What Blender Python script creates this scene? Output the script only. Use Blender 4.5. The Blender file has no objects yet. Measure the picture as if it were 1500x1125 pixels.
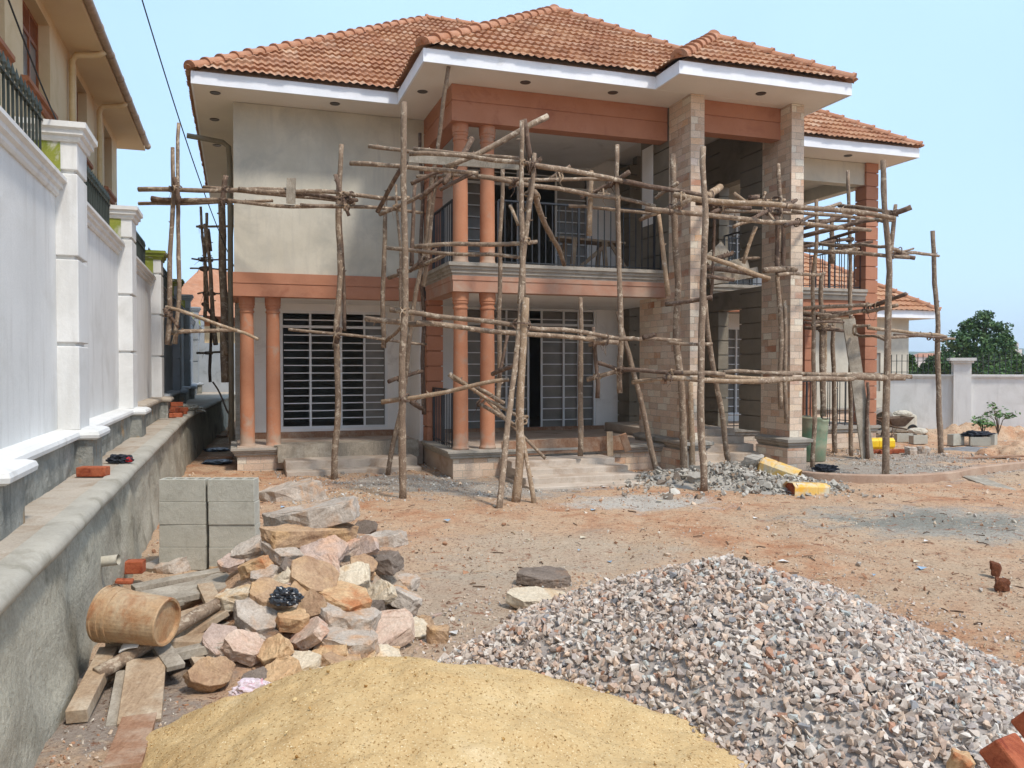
import bpy, bmesh, math, random
import numpy as np
from mathutils import Vector, Matrix, noise as mnoise
random.seed(7); np.random.seed(7)
sc = bpy.context.scene
COL = sc.collection
R = math.radians

# ------------------------------------------------------------------ camera, sky, sun, exposure
F, CAMH = 1200.0, 1.75
PITCH = math.atan(24.5 / F)
cam = bpy.data.cameras.new('camera'); camo = bpy.data.objects.new('camera', cam); COL.objects.link(camo)
cam.sensor_width = 36; cam.lens = 36 * F / 1500; cam.clip_end = 4000; cam.clip_start = 0.05
camo.location = (0, 0, CAMH); camo.rotation_euler = (math.pi / 2 - PITCH, 0, 0)
sc.camera = camo

SUN_AZ = R(-47.5)      # direction towards the sun, measured from +X
SUN_EL = R(56)
world = bpy.data.worlds.new('World'); sc.world = world; world.use_nodes = True
wn = world.node_tree; wn.nodes.clear()
wo = wn.nodes.new('ShaderNodeOutputWorld'); wb = wn.nodes.new('ShaderNodeBackground')
sky = wn.nodes.new('ShaderNodeTexSky'); sky.sky_type = 'NISHITA'; sky.sun_disc = False
sky.sun_elevation = SUN_EL; sky.sun_rotation = math.pi / 2 - SUN_AZ
sky.air_density = 1.0; sky.dust_density = 4.5; sky.ozone_density = 1.2; sky.altitude = 1100
# thin bright veil of haze over the clear sky, slightly uneven
wtc = wn.nodes.new('ShaderNodeTexCoord'); wno = wn.nodes.new('ShaderNodeTexNoise'); wno.inputs['Scale'].default_value = 1.6; wno.inputs['Detail'].default_value = 3
wn.links.new(wtc.outputs['Generated'], wno.inputs['Vector'])
wr = wn.nodes.new('ShaderNodeValToRGB'); wr.color_ramp.elements[0].position = .35; wr.color_ramp.elements[0].color = (.58,.58,.58,1); wr.color_ramp.elements[1].position = .65; wr.color_ramp.elements[1].color = (.85,.85,.85,1)
wn.links.new(wno.outputs[0], wr.inputs[0])
wm = wn.nodes.new('ShaderNodeMix'); wm.data_type = 'RGBA'; wn.links.new(wr.outputs[0], wm.inputs[0]); wn.links.new(sky.outputs[0], wm.inputs[6]); wm.inputs[7].default_value = (2.65, 3.95, 5.5, 1)
wn.links.new(wm.outputs[2], wb.inputs[0]); wn.links.new(wb.outputs[0], wo.inputs[0])
wb.inputs[1].default_value = 0.15
sun = bpy.data.lights.new('sun', 'SUN'); suno = bpy.data.objects.new('sun', sun); COL.objects.link(suno)
sun.energy = 2.0; sun.angle = R(7); sun.color = (1.0, 0.93, 0.84)
sd = Vector((math.cos(SUN_AZ) * math.cos(SUN_EL), math.sin(SUN_AZ) * math.cos(SUN_EL), math.sin(SUN_EL)))
suno.rotation_euler = sd.to_track_quat('Z', 'Y').to_euler(); suno.location = (5, -5, 20)
sc.view_settings.view_transform = 'Standard'; sc.view_settings.look = 'None'
sc.view_settings.exposure = 0.76; sc.view_settings.gamma = 1.0
sc.cycles.max_bounces = 6; sc.cycles.diffuse_bounces = 5; sc.cycles.transparent_max_bounces = 6
sc.cycles.use_denoising = True

# ------------------------------------------------------------------ frames and helpers
TH = R(18.5); O = np.array([-0.955, 12.88, 0.0])
EX = np.array([math.cos(TH), math.sin(TH), 0]); EY = np.array([-math.sin(TH), math.cos(TH), 0])
def W(u, v, z=0.0): return tuple(O + u * EX + v * EY + np.array([0, 0, z]))      # house frame -> world
def at(px, py, d):                                                                # point seen at px,py at distance d
    a = (px - 750) / F; b = -(py - 562.5) / F; c, s = math.cos(PITCH), math.sin(PITCH)
    r = np.array([a, c + b * s, -s + b * c]); r = r / r[1]
    return np.array([0, 0, CAMH]) + d * r
def ground_at(px, py, z=0.0):
    a = at(px, py, 1.0) - np.array([0, 0, CAMH]); t = (z - CAMH) / a[2]
    return np.array([0, 0, CAMH]) + t * a

def tag(o, label=None, cat=None, group=None, kind=None):
    if label: o['label'] = label
    if cat: o['category'] = cat
    if group: o['group'] = group
    if kind: o['kind'] = kind
    return o
def empty(name, loc, rz=0.0, label=None, cat=None, group=None):
    o = bpy.data.objects.new(name, None); COL.objects.link(o); o.location = loc; o.rotation_euler = (0, 0, rz)
    o.empty_display_size = 0.1
    return tag(o, label, cat, group)

class MB:
    def __init__(s): s.v = []; s.f = []; s.c = None
    def add(s, vs, fs):
        n = len(s.v); s.v += [tuple(map(float, p)) for p in vs]; s.f += [tuple(i + n for i in f) for f in fs]; return s
    def box(s, x0, y0, z0, x1, y1, z1):
        x0, x1 = min(x0, x1), max(x0, x1); y0, y1 = min(y0, y1), max(y0, y1); z0, z1 = min(z0, z1), max(z0, z1)
        return s.add([(x0,y0,z0),(x1,y0,z0),(x1,y1,z0),(x0,y1,z0),(x0,y0,z1),(x1,y0,z1),(x1,y1,z1),(x0,y1,z1)],
                     [(3,2,1,0),(4,5,6,7),(0,1,5,4),(1,2,6,5),(2,3,7,6),(3,0,4,7)])
    def prism(s, poly, z0, z1):
        n = len(poly)
        return s.add([(p[0],p[1],z0) for p in poly] + [(p[0],p[1],z1) for p in poly],
                     [tuple(range(n-1,-1,-1)), tuple(range(n,2*n))] + [(i,(i+1)%n,n+(i+1)%n,n+i) for i in range(n)])
    def sweep(s, prof, path):                      # prof: list of (outward, z); path: list of (x,y,nx,ny) mitred normals
        n, m = len(prof), len(path); vs = []
        for x, y, nx, ny in path:
            for a, z in prof: vs.append((x + nx * a, y + ny * a, z))
        fs = []
        for i in range(m-1):
            for j in range(n):
                k = (j+1) % n; fs.append((i*n+j, (i+1)*n+j, (i+1)*n+k, i*n+k))
        fs += [tuple(range(n-1,-1,-1)), tuple(range((m-1)*n, m*n))]
        return s.add(vs, fs)
    def lathe(s, prof, cx, cy, cz=0, seg=24):
        n = len(prof); vs = []
        for k in range(seg):
            a = 2*math.pi*k/seg
            for r, z in prof: vs.append((cx + r*math.cos(a), cy + r*math.sin(a), cz + z))
        fs = [(k*n+j, ((k+1)%seg)*n+j, ((k+1)%seg)*n+j+1, k*n+j+1) for k in range(seg) for j in range(n-1)]
        return s.add(vs, fs)
    def tube(s, pts, rad, seg=8, cap=True, jit=0.0):
        pts = [Vector(p) for p in pts]; n = len(pts)
        if not hasattr(rad, '__len__'): rad = [rad]*n
        vs = []; ref = None
        for i, p in enumerate(pts):
            t = (pts[min(i+1,n-1)] - pts[max(i-1,0)]).normalized()
            if ref is None: ref = Vector((0,0,1)) if abs(t.z) < .9 else Vector((1,0,0))
            a = (ref - t*ref.dot(t)).normalized(); b = t.cross(a); ref = a
            for k in range(seg):
                th = 2*math.pi*k/seg; r = rad[i]*(1+jit*random.uniform(-1,1))
                vs.append(p + a*math.cos(th)*r + b*math.sin(th)*r)
        fs = [(i*seg+k, i*seg+(k+1)%seg, (i+1)*seg+(k+1)%seg, (i+1)*seg+k) for i in range(n-1) for k in range(seg)]
        if cap: fs += [tuple(range(seg-1,-1,-1)), tuple(range((n-1)*seg, n*seg))]
        return s.add(vs, fs)
    def bar(s, p0, p1, w, t, up=(0,0,1), n=1, warp=0.0):        # board / square bar between two points
        p0, p1 = Vector(p0), Vector(p1); d = (p1-p0).normalized(); up = Vector(up)
        if abs(up.normalized().dot(d)) > .98: up = Vector((0,1,0)) if abs(d.y) < .9 else Vector((1,0,0))
        b = (up - d*up.dot(d)).normalized(); a = d.cross(b); vs = []
        for i in range(n+1):
            q = p0 + (p1-p0)*(i/n) + b*warp*math.sin(math.pi*i/n)
            for sa, sb in ((-1,-1),(1,-1),(1,1),(-1,1)): vs.append(q + a*sa*w/2 + b*sb*t/2)
        fs = [(i*4+k, i*4+(k+1)%4, i*4+4+(k+1)%4, i*4+4+k) for i in range(n) for k in range(4)]
        fs += [(3,2,1,0), tuple(n*4+k for k in range(4))]
        return s.add(vs, fs)
    def build(s, name, mat, parent=None, loc=None, world=False, smooth=False, bevel=0.0, colors=None, uv=True):
        V = np.array(s.v, dtype=float)
        if world and parent is not None:
            V = V - np.array(parent.location); a = -parent.rotation_euler.z
            if abs(a) > 1e-9:
                c, sn = math.cos(a), math.sin(a); V = np.column_stack([V[:,0]*c-V[:,1]*sn, V[:,0]*sn+V[:,1]*c, V[:,2]])
        if parent is None and loc is not None: V = V - np.array(loc)
        me = bpy.data.meshes.new(name)
        nf = len(s.f); lens = np.array([len(f) for f in s.f]); tot = int(lens.sum())
        me.vertices.add(len(V)); me.vertices.foreach_set('co', V.ravel())
        li = np.fromiter((i for f in s.f for i in f), dtype=np.int32, count=tot)
        me.loops.add(tot); me.loops.foreach_set('vertex_index', li)
        me.polygons.add(nf); st = np.concatenate([[0], np.cumsum(lens)[:-1]]).astype(np.int32)
        me.polygons.foreach_set('loop_start', st); me.polygons.foreach_set('loop_total', lens.astype(np.int32))
        me.update(calc_edges=True)
        me.polygons.foreach_set('use_smooth', np.full(nf, bool(smooth)))
        if uv: box_uv(me)
        if colors is not None:
            at_ = me.color_attributes.new('Col', 'FLOAT_COLOR', 'CORNER')
            cc = np.repeat(np.array(colors), lens, axis=0); cc = np.column_stack([cc, np.ones(len(cc))])
            at_.data.foreach_set('color', cc.ravel())
        me.materials.append(mat)
        o = bpy.data.objects.new(name, me); COL.objects.link(o)
        if parent is not None: o.parent = parent
        elif loc is not None: o.location = loc
        if bevel > 0:
            m = o.modifiers.new('b', 'BEVEL'); m.width = bevel; m.segments = 2; m.limit_method = 'ANGLE'; m.angle_limit = R(40)
        return o
def box_uv(me):
    nl = len(me.loops)
    if nl == 0: return
    lay = me.uv_layers.new(name='UVMap')
    co = np.empty(len(me.vertices)*3); me.vertices.foreach_get('co', co); co = co.reshape(-1,3)
    nf = len(me.polygons); nr = np.empty(nf*3); me.polygons.foreach_get('normal', nr); nr = np.abs(nr.reshape(-1,3))
    lt = np.empty(nf, np.int32); me.polygons.foreach_get('loop_total', lt)
    vi = np.empty(nl, np.int32); me.loops.foreach_get('vertex_index', vi)
    N = np.repeat(nr, lt, axis=0); P = co[vi]; ax = N.argmax(1)
    U = np.where(ax[:,None] == 0, P[:,[1,2]], np.where(ax[:,None] == 1, P[:,[0,2]], P[:,[0,1]]))
    lay.data.foreach_set('uv', U.ravel())

def fbm(x, y, sc_=1.0, octv=4, seed=0):
    x = np.asarray(x, float)*sc_; y = np.asarray(y, float)*sc_; out = 0; amp = 1; tot = 0
    def h(i, j): 
        q = np.sin(i*127.1 + j*311.7 + seed*74.7)*43758.5453; return q - np.floor(q)
    for o_ in range(octv):
        xi, yi = np.floor(x), np.floor(y); fx, fy = x-xi, y-yi; fx = fx*fx*(3-2*fx); fy = fy*fy*(3-2*fy)
        a = h(xi,yi)*(1-fx)+h(xi+1,yi)*fx; b = h(xi,yi+1)*(1-fx)+h(xi+1,yi+1)*fx
        out = out + amp*(a*(1-fy)+b*fy); tot += amp; amp *= .5; x = x*2.03+17; y = y*2.03+9
    return out/tot - .5

# ------------------------------------------------------------------ materials
def srgb(r, g, b):
    f = lambda c: (c/255/12.92) if c/255 <= .04045 else ((c/255+.055)/1.055)**2.4
    return (f(r), f(g), f(b), 1)
class NT:
    def __init__(s, name):
        s.m = bpy.data.materials.new(name); s.m.use_nodes = True; s.t = s.m.node_tree; s.t.nodes.clear()
        s.out = s.n('ShaderNodeOutputMaterial'); s.b = s.n('ShaderNodeBsdfPrincipled'); s.l(s.b.outputs[0], s.out.inputs[0])
        s.geo = s.n('ShaderNodeNewGeometry'); s.pos = s.geo.outputs['Position']
        s.tc = s.n('ShaderNodeTexCoord')
    def n(s, t, **k):
        x = s.t.nodes.new(t)
        for a, b in k.items(): setattr(x, a, b)
        return x
    def l(s, a, b): s.t.links.new(a, b)
    def noise(s, vec, scale, detail=5, rough=.55, dist=0.0):
        x = s.n('ShaderNodeTexNoise'); x.inputs['Scale'].default_value = scale; x.inputs['Detail'].default_value = detail
        x.inputs['Roughness'].default_value = rough; x.inputs['Distortion'].default_value = dist; s.l(vec, x.inputs['Vector']); return x.outputs[0]
    def ramp(s, fac, stops):
        x = s.n('ShaderNodeValToRGB'); e = x.color_ramp.elements
        e[0].position, e[0].color = stops[0][0], stops[0][1]; e[1].position, e[1].color = stops[-1][0], stops[-1][1]
        for p, c in stops[1:-1]: q = e.new(p); q.color = c
        s.l(fac, x.inputs[0]); return x.outputs[0]
    def step(s, fac, a, b): return s.ramp(fac, [(a, (0,0,0,1)), (b, (1,1,1,1))])
    def mix(s, fac, a, b, mode='MIX'):
        x = s.n('ShaderNodeMix', data_type='RGBA', blend_type=mode)
        if isinstance(fac, (int, float)): x.inputs[0].default_value = fac
        else: s.l(fac, x.inputs[0])
        for i, c in ((6, a), (7, b)):
            if isinstance(c, tuple): x.inputs[i].default_value = c
            else: s.l(c, x.inputs[i])
        return x.outputs[2]
    def math(s, op, a, b=0.0):
        x = s.n('ShaderNodeMath', operation=op)
        for i, c in ((0, a), (1, b)):
            if isinstance(c, (int, float)): x.inputs[i].default_value = c
            else: s.l(c, x.inputs[i])
        return x.outputs[0]
    def map(s, vec, sc3=(1,1,1), loc=(0,0,0), rot=(0,0,0)):
        x = s.n('ShaderNodeMapping'); x.inputs['Scale'].default_value = sc3; x.inputs['Location'].default_value = loc; x.inputs['Rotation'].default_value = rot
        s.l(vec, x.inputs[0]); return x.outputs[0]
    def bump(s, h, strength, dist=.02, prev=None):
        x = s.n('ShaderNodeBump'); x.inputs['Strength'].default_value = strength; x.inputs['Distance'].default_value = dist; s.l(h, x.inputs['Height'])
        if prev is not None: s.l(prev, x.inputs['Normal'])
        return x.outputs[0]
    def done(s, col, rough=.85, nrm=None, spec=.3, metal=0.0):
        if isinstance(col, tuple): s.b.inputs['Base Color'].default_value = col
        else: s.l(col, s.b.inputs['Base Color'])
        if isinstance(rough, (int, float)): s.b.inputs['Roughness'].default_value = rough
        else: s.l(rough, s.b.inputs['Roughness'])
        s.b.inputs['Specular IOR Level'].default_value = spec; s.b.inputs['Metallic'].default_value = metal
        if nrm is not None: s.l(nrm, s.b.inputs['Normal'])
        return s.m
def pm(name, c1, c2, scale=2.0, rough=.85, bump=.3, bscale=60, bdist=.006, stain=None, st_scale=1.2, st=(.55,.75), streak=None, spec=.25, metal=0.0, lo=.35, hi=.65, fine=.12, coord='pos'):
    t = NT(name); P = t.pos if coord == 'pos' else t.tc.outputs['Object']
    c = t.ramp(t.noise(P, scale, 7, .6), [(lo, c1), (hi, c2)])
    if stain: c = t.mix(t.step(t.noise(t.map(P, loc=(7,3,1)), st_scale, 6, .65, .6), *st), c, stain)
    if streak: c = t.mix(t.step(t.noise(t.map(P, (6,6,.7)), 1.3, 5, .6), .52, .72), c, streak)
    f = t.noise(P, bscale, 4, .7)
    c = t.mix(1.0, c, t.ramp(f, [(.25, (1-fine*1.6,)*3+(1,)), (.75, (1+fine*.3,)*3+(1,))]), 'MULTIPLY')
    nb = t.bump(f, bump, bdist); nb = t.bump(t.noise(P, bscale/7, 5), bump*.7, bdist*3, nb)
    return t.done(c, rough, nb, spec, metal)
M = {}
M['cream'] = pm('cream_plaster', srgb(188,182,166), srgb(206,200,184), 1.2, .9, .2, 80, stain=srgb(174,170,158), st_scale=1.1, st=(.5,.7), streak=srgb(186,181,168), fine=.05)
M['orange'] = pm('orange_paint', srgb(170,116,88), srgb(180,127,100), 1.5, .75, .2, 90, stain=srgb(160,106,82), st_scale=2.2, st=(.55,.7), fine=.06)
M['orange_pale'] = pm('washed_orange_paint', srgb(180,138,116), srgb(176,126,102), 2.0, .8, .2, 90, stain=srgb(180,160,142), st_scale=2.0, st=(.42,.72), fine=.08)
M['column'] = pm('orange_column_paint', srgb(182,122,90), srgb(192,136,104), 2.5, .8, .2, 60, stain=srgb(168,146,128), st_scale=3.0, st=(.56,.72), fine=.08)
def dust_base(m):      # splashed cement dust round the column feet, as a band in the material
    t = m.node_tree; P = [n for n in t.nodes if n.type == 'BSDF_PRINCIPLED'][0]; src = P.inputs['Base Color'].links[0].from_socket
    g = t.nodes.new('ShaderNodeNewGeometry'); sp = t.nodes.new('ShaderNodeSeparateXYZ'); t.links.new(g.outputs['Position'], sp.inputs[0])
    def mt(op, a, b):
        x = t.nodes.new('ShaderNodeMath'); x.operation = op
        for i, c in ((0, a), (1, b)):
            if isinstance(c, float): x.inputs[i].default_value = c
            else: t.links.new(c, x.inputs[i])
        return x.outputs[0]
    no = t.nodes.new('ShaderNodeTexNoise'); no.inputs['Scale'].default_value = 5; no.inputs['Detail'].default_value = 5; t.links.new(g.outputs['Position'], no.inputs['Vector'])
    h = mt('ADD', mt('MODULO', mt('SUBTRACT', sp.outputs[2], .38), 3.0), mt('MULTIPLY', mt('SUBTRACT', no.outputs[0], .5), 1.1))
    r = t.nodes.new('ShaderNodeValToRGB'); r.color_ramp.elements[0].position = .06; r.color_ramp.elements[0].color = (.8,.8,.8,1); r.color_ramp.elements[1].position = .30; r.color_ramp.elements[1].color = (0,0,0,1); t.links.new(h, r.inputs[0])
    m_ = t.nodes.new('ShaderNodeMix'); m_.data_type = 'RGBA'; t.links.new(r.outputs[0], m_.inputs[0]); t.links.new(src, m_.inputs[6]); m_.inputs[7].default_value = srgb(176,158,140); t.links.new(m_.outputs[2], P.inputs['Base Color'])
dust_base(M['column'])
M['fascia'] = pm('white_fascia_paint', srgb(225,228,232), srgb(238,240,243), 2, .5, .05, 40, stain=srgb(196,196,192), st_scale=1.4, st=(.62,.8), fine=.03, spec=.4)
M['soffit'] = pm('soffit_board', srgb(222,215,205), srgb(231,224,215), .8, .8, .05, 30, fine=.02)
M['white'] = pm('white_plaster', srgb(228,225,220), srgb(238,236,232), 1.3, .85, .12, 70, stain=srgb(196,192,186), st_scale=1.2, st=(.6,.78), fine=.04)
M['bwall'] = pm('white_boundary_paint', srgb(212,211,207), srgb(225,224,220), .8, .8, .25, 50, stain=srgb(198,196,190), st_scale=1.4, st=(.52,.76), streak=srgb(203,201,196), fine=.04)
M['bwall_old'] = pm('grey_boundary_plaster', srgb(150,155,158), srgb(168,172,176), 1.4, .85, .25, 50, stain=srgb(120,120,116), st_scale=1.4, st=(.55,.72), fine=.06)
M['moss'] = pm('mossy_green_plaster', srgb(120,134,52), srgb(150,150,70), 3, .9, .3, 60, stain=srgb(190,186,176), st_scale=4, st=(.52,.62), fine=.1)
M['grayblock'] = pm('grey_green_plaster', srgb(126,118,104), srgb(140,132,117), 1.4, .9, .2, 60, stain=srgb(112,104,91), st_scale=1.4, fine=.06)
M['concrete'] = pm('grey_concrete', srgb(158,152,142), srgb(178,170,158), 3, .9, .4, 70, stain=srgb(132,128,116), st_scale=3, st=(.52,.7), fine=.14)
M['dusty'] = pm('dusty_concrete', srgb(186,172,156), srgb(202,188,172), 2.4, .92, .4, 60, stain=srgb(160,136,114), st_scale=1.8, st=(.48,.7), fine=.12)
M['dustfloor'] = pm('dusty_screed', srgb(188,168,150), srgb(202,184,166), 1.5, .92, .3, 60, stain=srgb(160,132,110), st_scale=1.6, st=(.5,.7), fine=.1)
M['retain'] = pm('rough_retaining_render', srgb(166,160,143), srgb(190,184,166), 1.6, .93, .9, 34, .012, stain=srgb(142,137,121), st_scale=2.2, st=(.5,.66), fine=.2)
M['ledge'] = pm('sandy_screed', srgb(172,160,144), srgb(188,176,160), 2.0, .93, .6, 60, stain=srgb(158,138,116), st_scale=3, st=(.5,.7), fine=.16)
M['nosing'] = pm('smooth_cement', srgb(158,152,139), srgb(178,171,157), 2.5, .8, .25, 50, stain=srgb(134,128,112), st_scale=3, fine=.08)
M['plinth'] = pm('weathered_stone_plinth', srgb(130,130,122), srgb(162,160,150), 3.2, .9, .8, 26, .014, stain=srgb(168,140,104), st_scale=2.2, st=(.6,.68), streak=srgb(108,108,102), fine=.2)
M['bark'] = None
M['metal_w'] = pm('white_metal', srgb(218,220,220), srgb(228,230,230), 3, .45, .03, 60, fine=.03, spec=.5)
M['metal_b'] = pm('black_metal', (.018,.02,.024,1), (.03,.032,.036,1), 3, .4, .05, 60, fine=.05, spec=.5)
M['fence_g'] = pm('dark_green_metal', (.02,.03,.026,1), (.04,.05,.045,1), 6, .5, .1, 60, fine=.1, spec=.4)
M['brownwood'] = pm('varnished_brown_wood', srgb(132,74,40), srgb(160,94,52), 6, .45, .1, 40, fine=.1, spec=.5)
M['nwall'] = pm('ochre_cream_paint', srgb(216,190,148), srgb(224,202,164), 1, .85, .1, 60, stain=srgb(206,180,136), st_scale=1.2, fine=.03)
M['nsoffit'] = pm('pale_ochre_soffit', srgb(226,204,168), srgb(232,212,178), 1, .85, .05, 60, fine=.02)
M['ntrim'] = pm('brown_trim', srgb(160,104,72), srgb(180,122,88), 4, .8, .1, 60, fine=.08)
M['pvc'] = pm('grey_plastic_pipe', srgb(132,126,112), srgb(150,144,130), 4, .5, .05, 60, fine=.05, spec=.4)
M['pvc_y'] = pm('yellowed_plastic_pipe', srgb(206,176,122), srgb(224,200,156), 3, .5, .05, 60, fine=.05, spec=.4)
M['gutter'] = pm('brown_gutter', srgb(150,128,104), srgb(180,158,132), 5, .5, .1, 40, fine=.1, spec=.4)
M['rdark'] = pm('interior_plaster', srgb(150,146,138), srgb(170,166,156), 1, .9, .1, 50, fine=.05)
M['plank'] = None
M['block'] = pm('concrete_block', srgb(176,172,158), srgb(188,184,170), 5, .93, .8, 120, .004, stain=srgb(162,158,145), st_scale=8, fine=.16)
M['brick'] = pm('burnt_clay_brick', srgb(160,84,54), srgb(178,100,68), 8, .9, .7, 80, .006, stain=srgb(132,60,38), st_scale=14, st=(.5,.65), fine=.2)
M['clod'] = pm('dark_red_soil', srgb(104,60,38), srgb(124,76,50), 12, .95, .9, 70, .01, fine=.3)
M['yellow'] = pm('dusty_yellow_plastic', srgb(226,166,44), srgb(218,182,104), 3.5, .5, .1, 60, stain=srgb(198,190,168), st_scale=5, st=(.46,.62), fine=.1, spec=.5)
M['yellowclean'] = pm('yellow_plastic', srgb(236,190,20), srgb(246,204,40), 4, .4, .05, 60, fine=.04, spec=.5)
M['green'] = pm('green_plastic', srgb(104,140,112), srgb(124,156,126), 2, .6, .1, 50, stain=srgb(154,148,122), st_scale=2.2, st=(.42,.62), fine=.08, spec=.4)
M['bucket'] = pm('cement_stained_plastic', srgb(176,138,98), srgb(188,164,132), 5, .7, .35, 50, stain=srgb(158,108,70), st_scale=7, st=(.5,.68), fine=.2, spec=.4)
M['bagdark'] = pm('black_plastic_film', (.012,.015,.02,1), (.03,.036,.046,1), 20, .28, .3, 30, .01, fine=.1, spec=.6)
M['bagpink'] = pm('pale_pink_plastic_film', srgb(206,190,196), srgb(222,206,206), 14, .35, .3, 30, .01, stain=srgb(206,120,136), st_scale=22, st=(.56,.66), fine=.1, spec=.5)
M['cloth'] = pm('dark_cloth', (.02,.022,.03,1), (.04,.044,.055,1), 20, .95, .5, 90, fine=.1)
M['redcloth'] = pm('red_cloth', srgb(150,30,36), srgb(176,44,50), 20, .95, .4, 90, fine=.1)
M['sack'] = pm('cement_sack_paper', srgb(186,178,160), srgb(206,198,182), 6, .9, .3, 60, stain=srgb(150,142,126), st_scale=8, fine=.1)
M['iron'] = pm('rusty_iron', srgb(92,72,58), srgb(120,100,82), 12, .8, .4, 70, fine=.2)
M['rubber'] = pm('rubber', (.02,.02,.02,1), (.04,.038,.036,1), 6, .9, .2, 60, fine=.1)
M['cable'] = pm('black_cable', (.02,.02,.022,1), (.03,.03,.032,1), 6, .7, .1, 60, fine=.1)
M['trunk'] = pm('tree_bark', srgb(96,80,64), srgb(120,102,84), 10, .95, .8, 50, .02, fine=.25)
M['dot'] = pm('dark_lamp_glass', (.05,.045,.04,1), (.08,.07,.06,1), 6, .3, .05, 60, fine=.1)
M['yelpaint'] = pm('yellow_wall_paint', srgb(206,200,120), srgb(214,208,132), 2, .85, .1, 60, fine=.05)
M['gravelbed'] = pm('fine_gravel', srgb(160,150,142), srgb(180,170,160), 9, .95, .6, 60, fine=.2)
M['ash'] = pm('ash_grey', srgb(120,118,116), srgb(150,148,146), 9, .95, .4, 60, fine=.2)
M['farwall'] = pm('distant_plaster', srgb(198,182,170), srgb(214,200,188), .3, .9, .05, 5, fine=.02)

def mat_wood(name, cd, cl, peel, rough=.9):
    t = NT(name); P = t.pos; oi = t.n('ShaderNodeObjectInfo')
    off = t.n('ShaderNodeVectorMath', operation='ADD'); t.l(P, off.inputs[0]); t.l(oi.outputs['Random'], off.inputs[1]); V = off.outputs[0]
    c = t.ramp(t.noise(t.map(V, (9,9,3)), 1.6, 6, .65), [(.3, cd), (.7, cl)])
    c = t.mix(t.step(t.noise(t.map(V, (4,4,4), (3,1,2)), 3.0, 6, .7, .5), .54, .60), c, peel)
    c = t.mix(t.math('MULTIPLY', oi.outputs['Random'], .5), c, t.mix(.5, c, (.10,.065,.045,1)))
    f = t.noise(V, 45, 6, .7)
    c = t.mix(1.0, c, t.ramp(f, [(.3, (.62,.6,.58,1)), (.6, (1.05,1.05,1.05,1))]), 'MULTIPLY')
    n = t.bump(f, .8, .008); n = t.bump(t.noise(V, 9, 4), .6, .02, n)
    return t.done(c, rough, n, .15)
M['bark'] = mat_wood('eucalyptus_bark', srgb(122,102,86), srgb(166,146,124), srgb(198,182,160))
M['bark_pale'] = mat_wood('peeled_eucalyptus', srgb(152,128,104), srgb(184,160,132), srgb(202,184,162))
M['bark_dark'] = mat_wood('dark_wet_bark', srgb(92,74,62), srgb(126,106,92), srgb(150,130,112))
def mat_plank(name, c1, c2, dust):
    t = NT(name); oi = t.n('ShaderNodeObjectInfo'); P = t.tc.outputs['UV']
    off = t.n('ShaderNodeVectorMath', operation='ADD'); t.l(P, off.inputs[0]); t.l(oi.outputs['Random'], off.inputs[1]); V = off.outputs[0]
    c = t.ramp(t.noise(t.map(V, (14,3,1)), 2.5, 6, .6, 1.0), [(.3, c1), (.7, c2)])
    c = t.mix(t.step(t.noise(t.pos, 5, 6, .65), .46, .66), c, dust)
    f = t.noise(t.pos, 60, 5, .7)
    c = t.mix(1.0, c, t.ramp(f, [(.3, (.72,.7,.68,1)), (.65, (1.04,1.04,1.04,1))]), 'MULTIPLY')
    return t.done(c, .9, t.bump(f, .5, .005), .15)
M['plank'] = mat_plank('old_sawn_timber', srgb(150,126,102), srgb(182,158,130), srgb(188,172,150))
M['plank_red'] = mat_plank('reddish_sawn_timber', srgb(142,104,80), srgb(168,132,106), srgb(178,154,132))
M['plank_grey'] = mat_plank('grey_sawn_timber', srgb(140,130,116), srgb(166,156,140), srgb(184,174,158))

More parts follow.
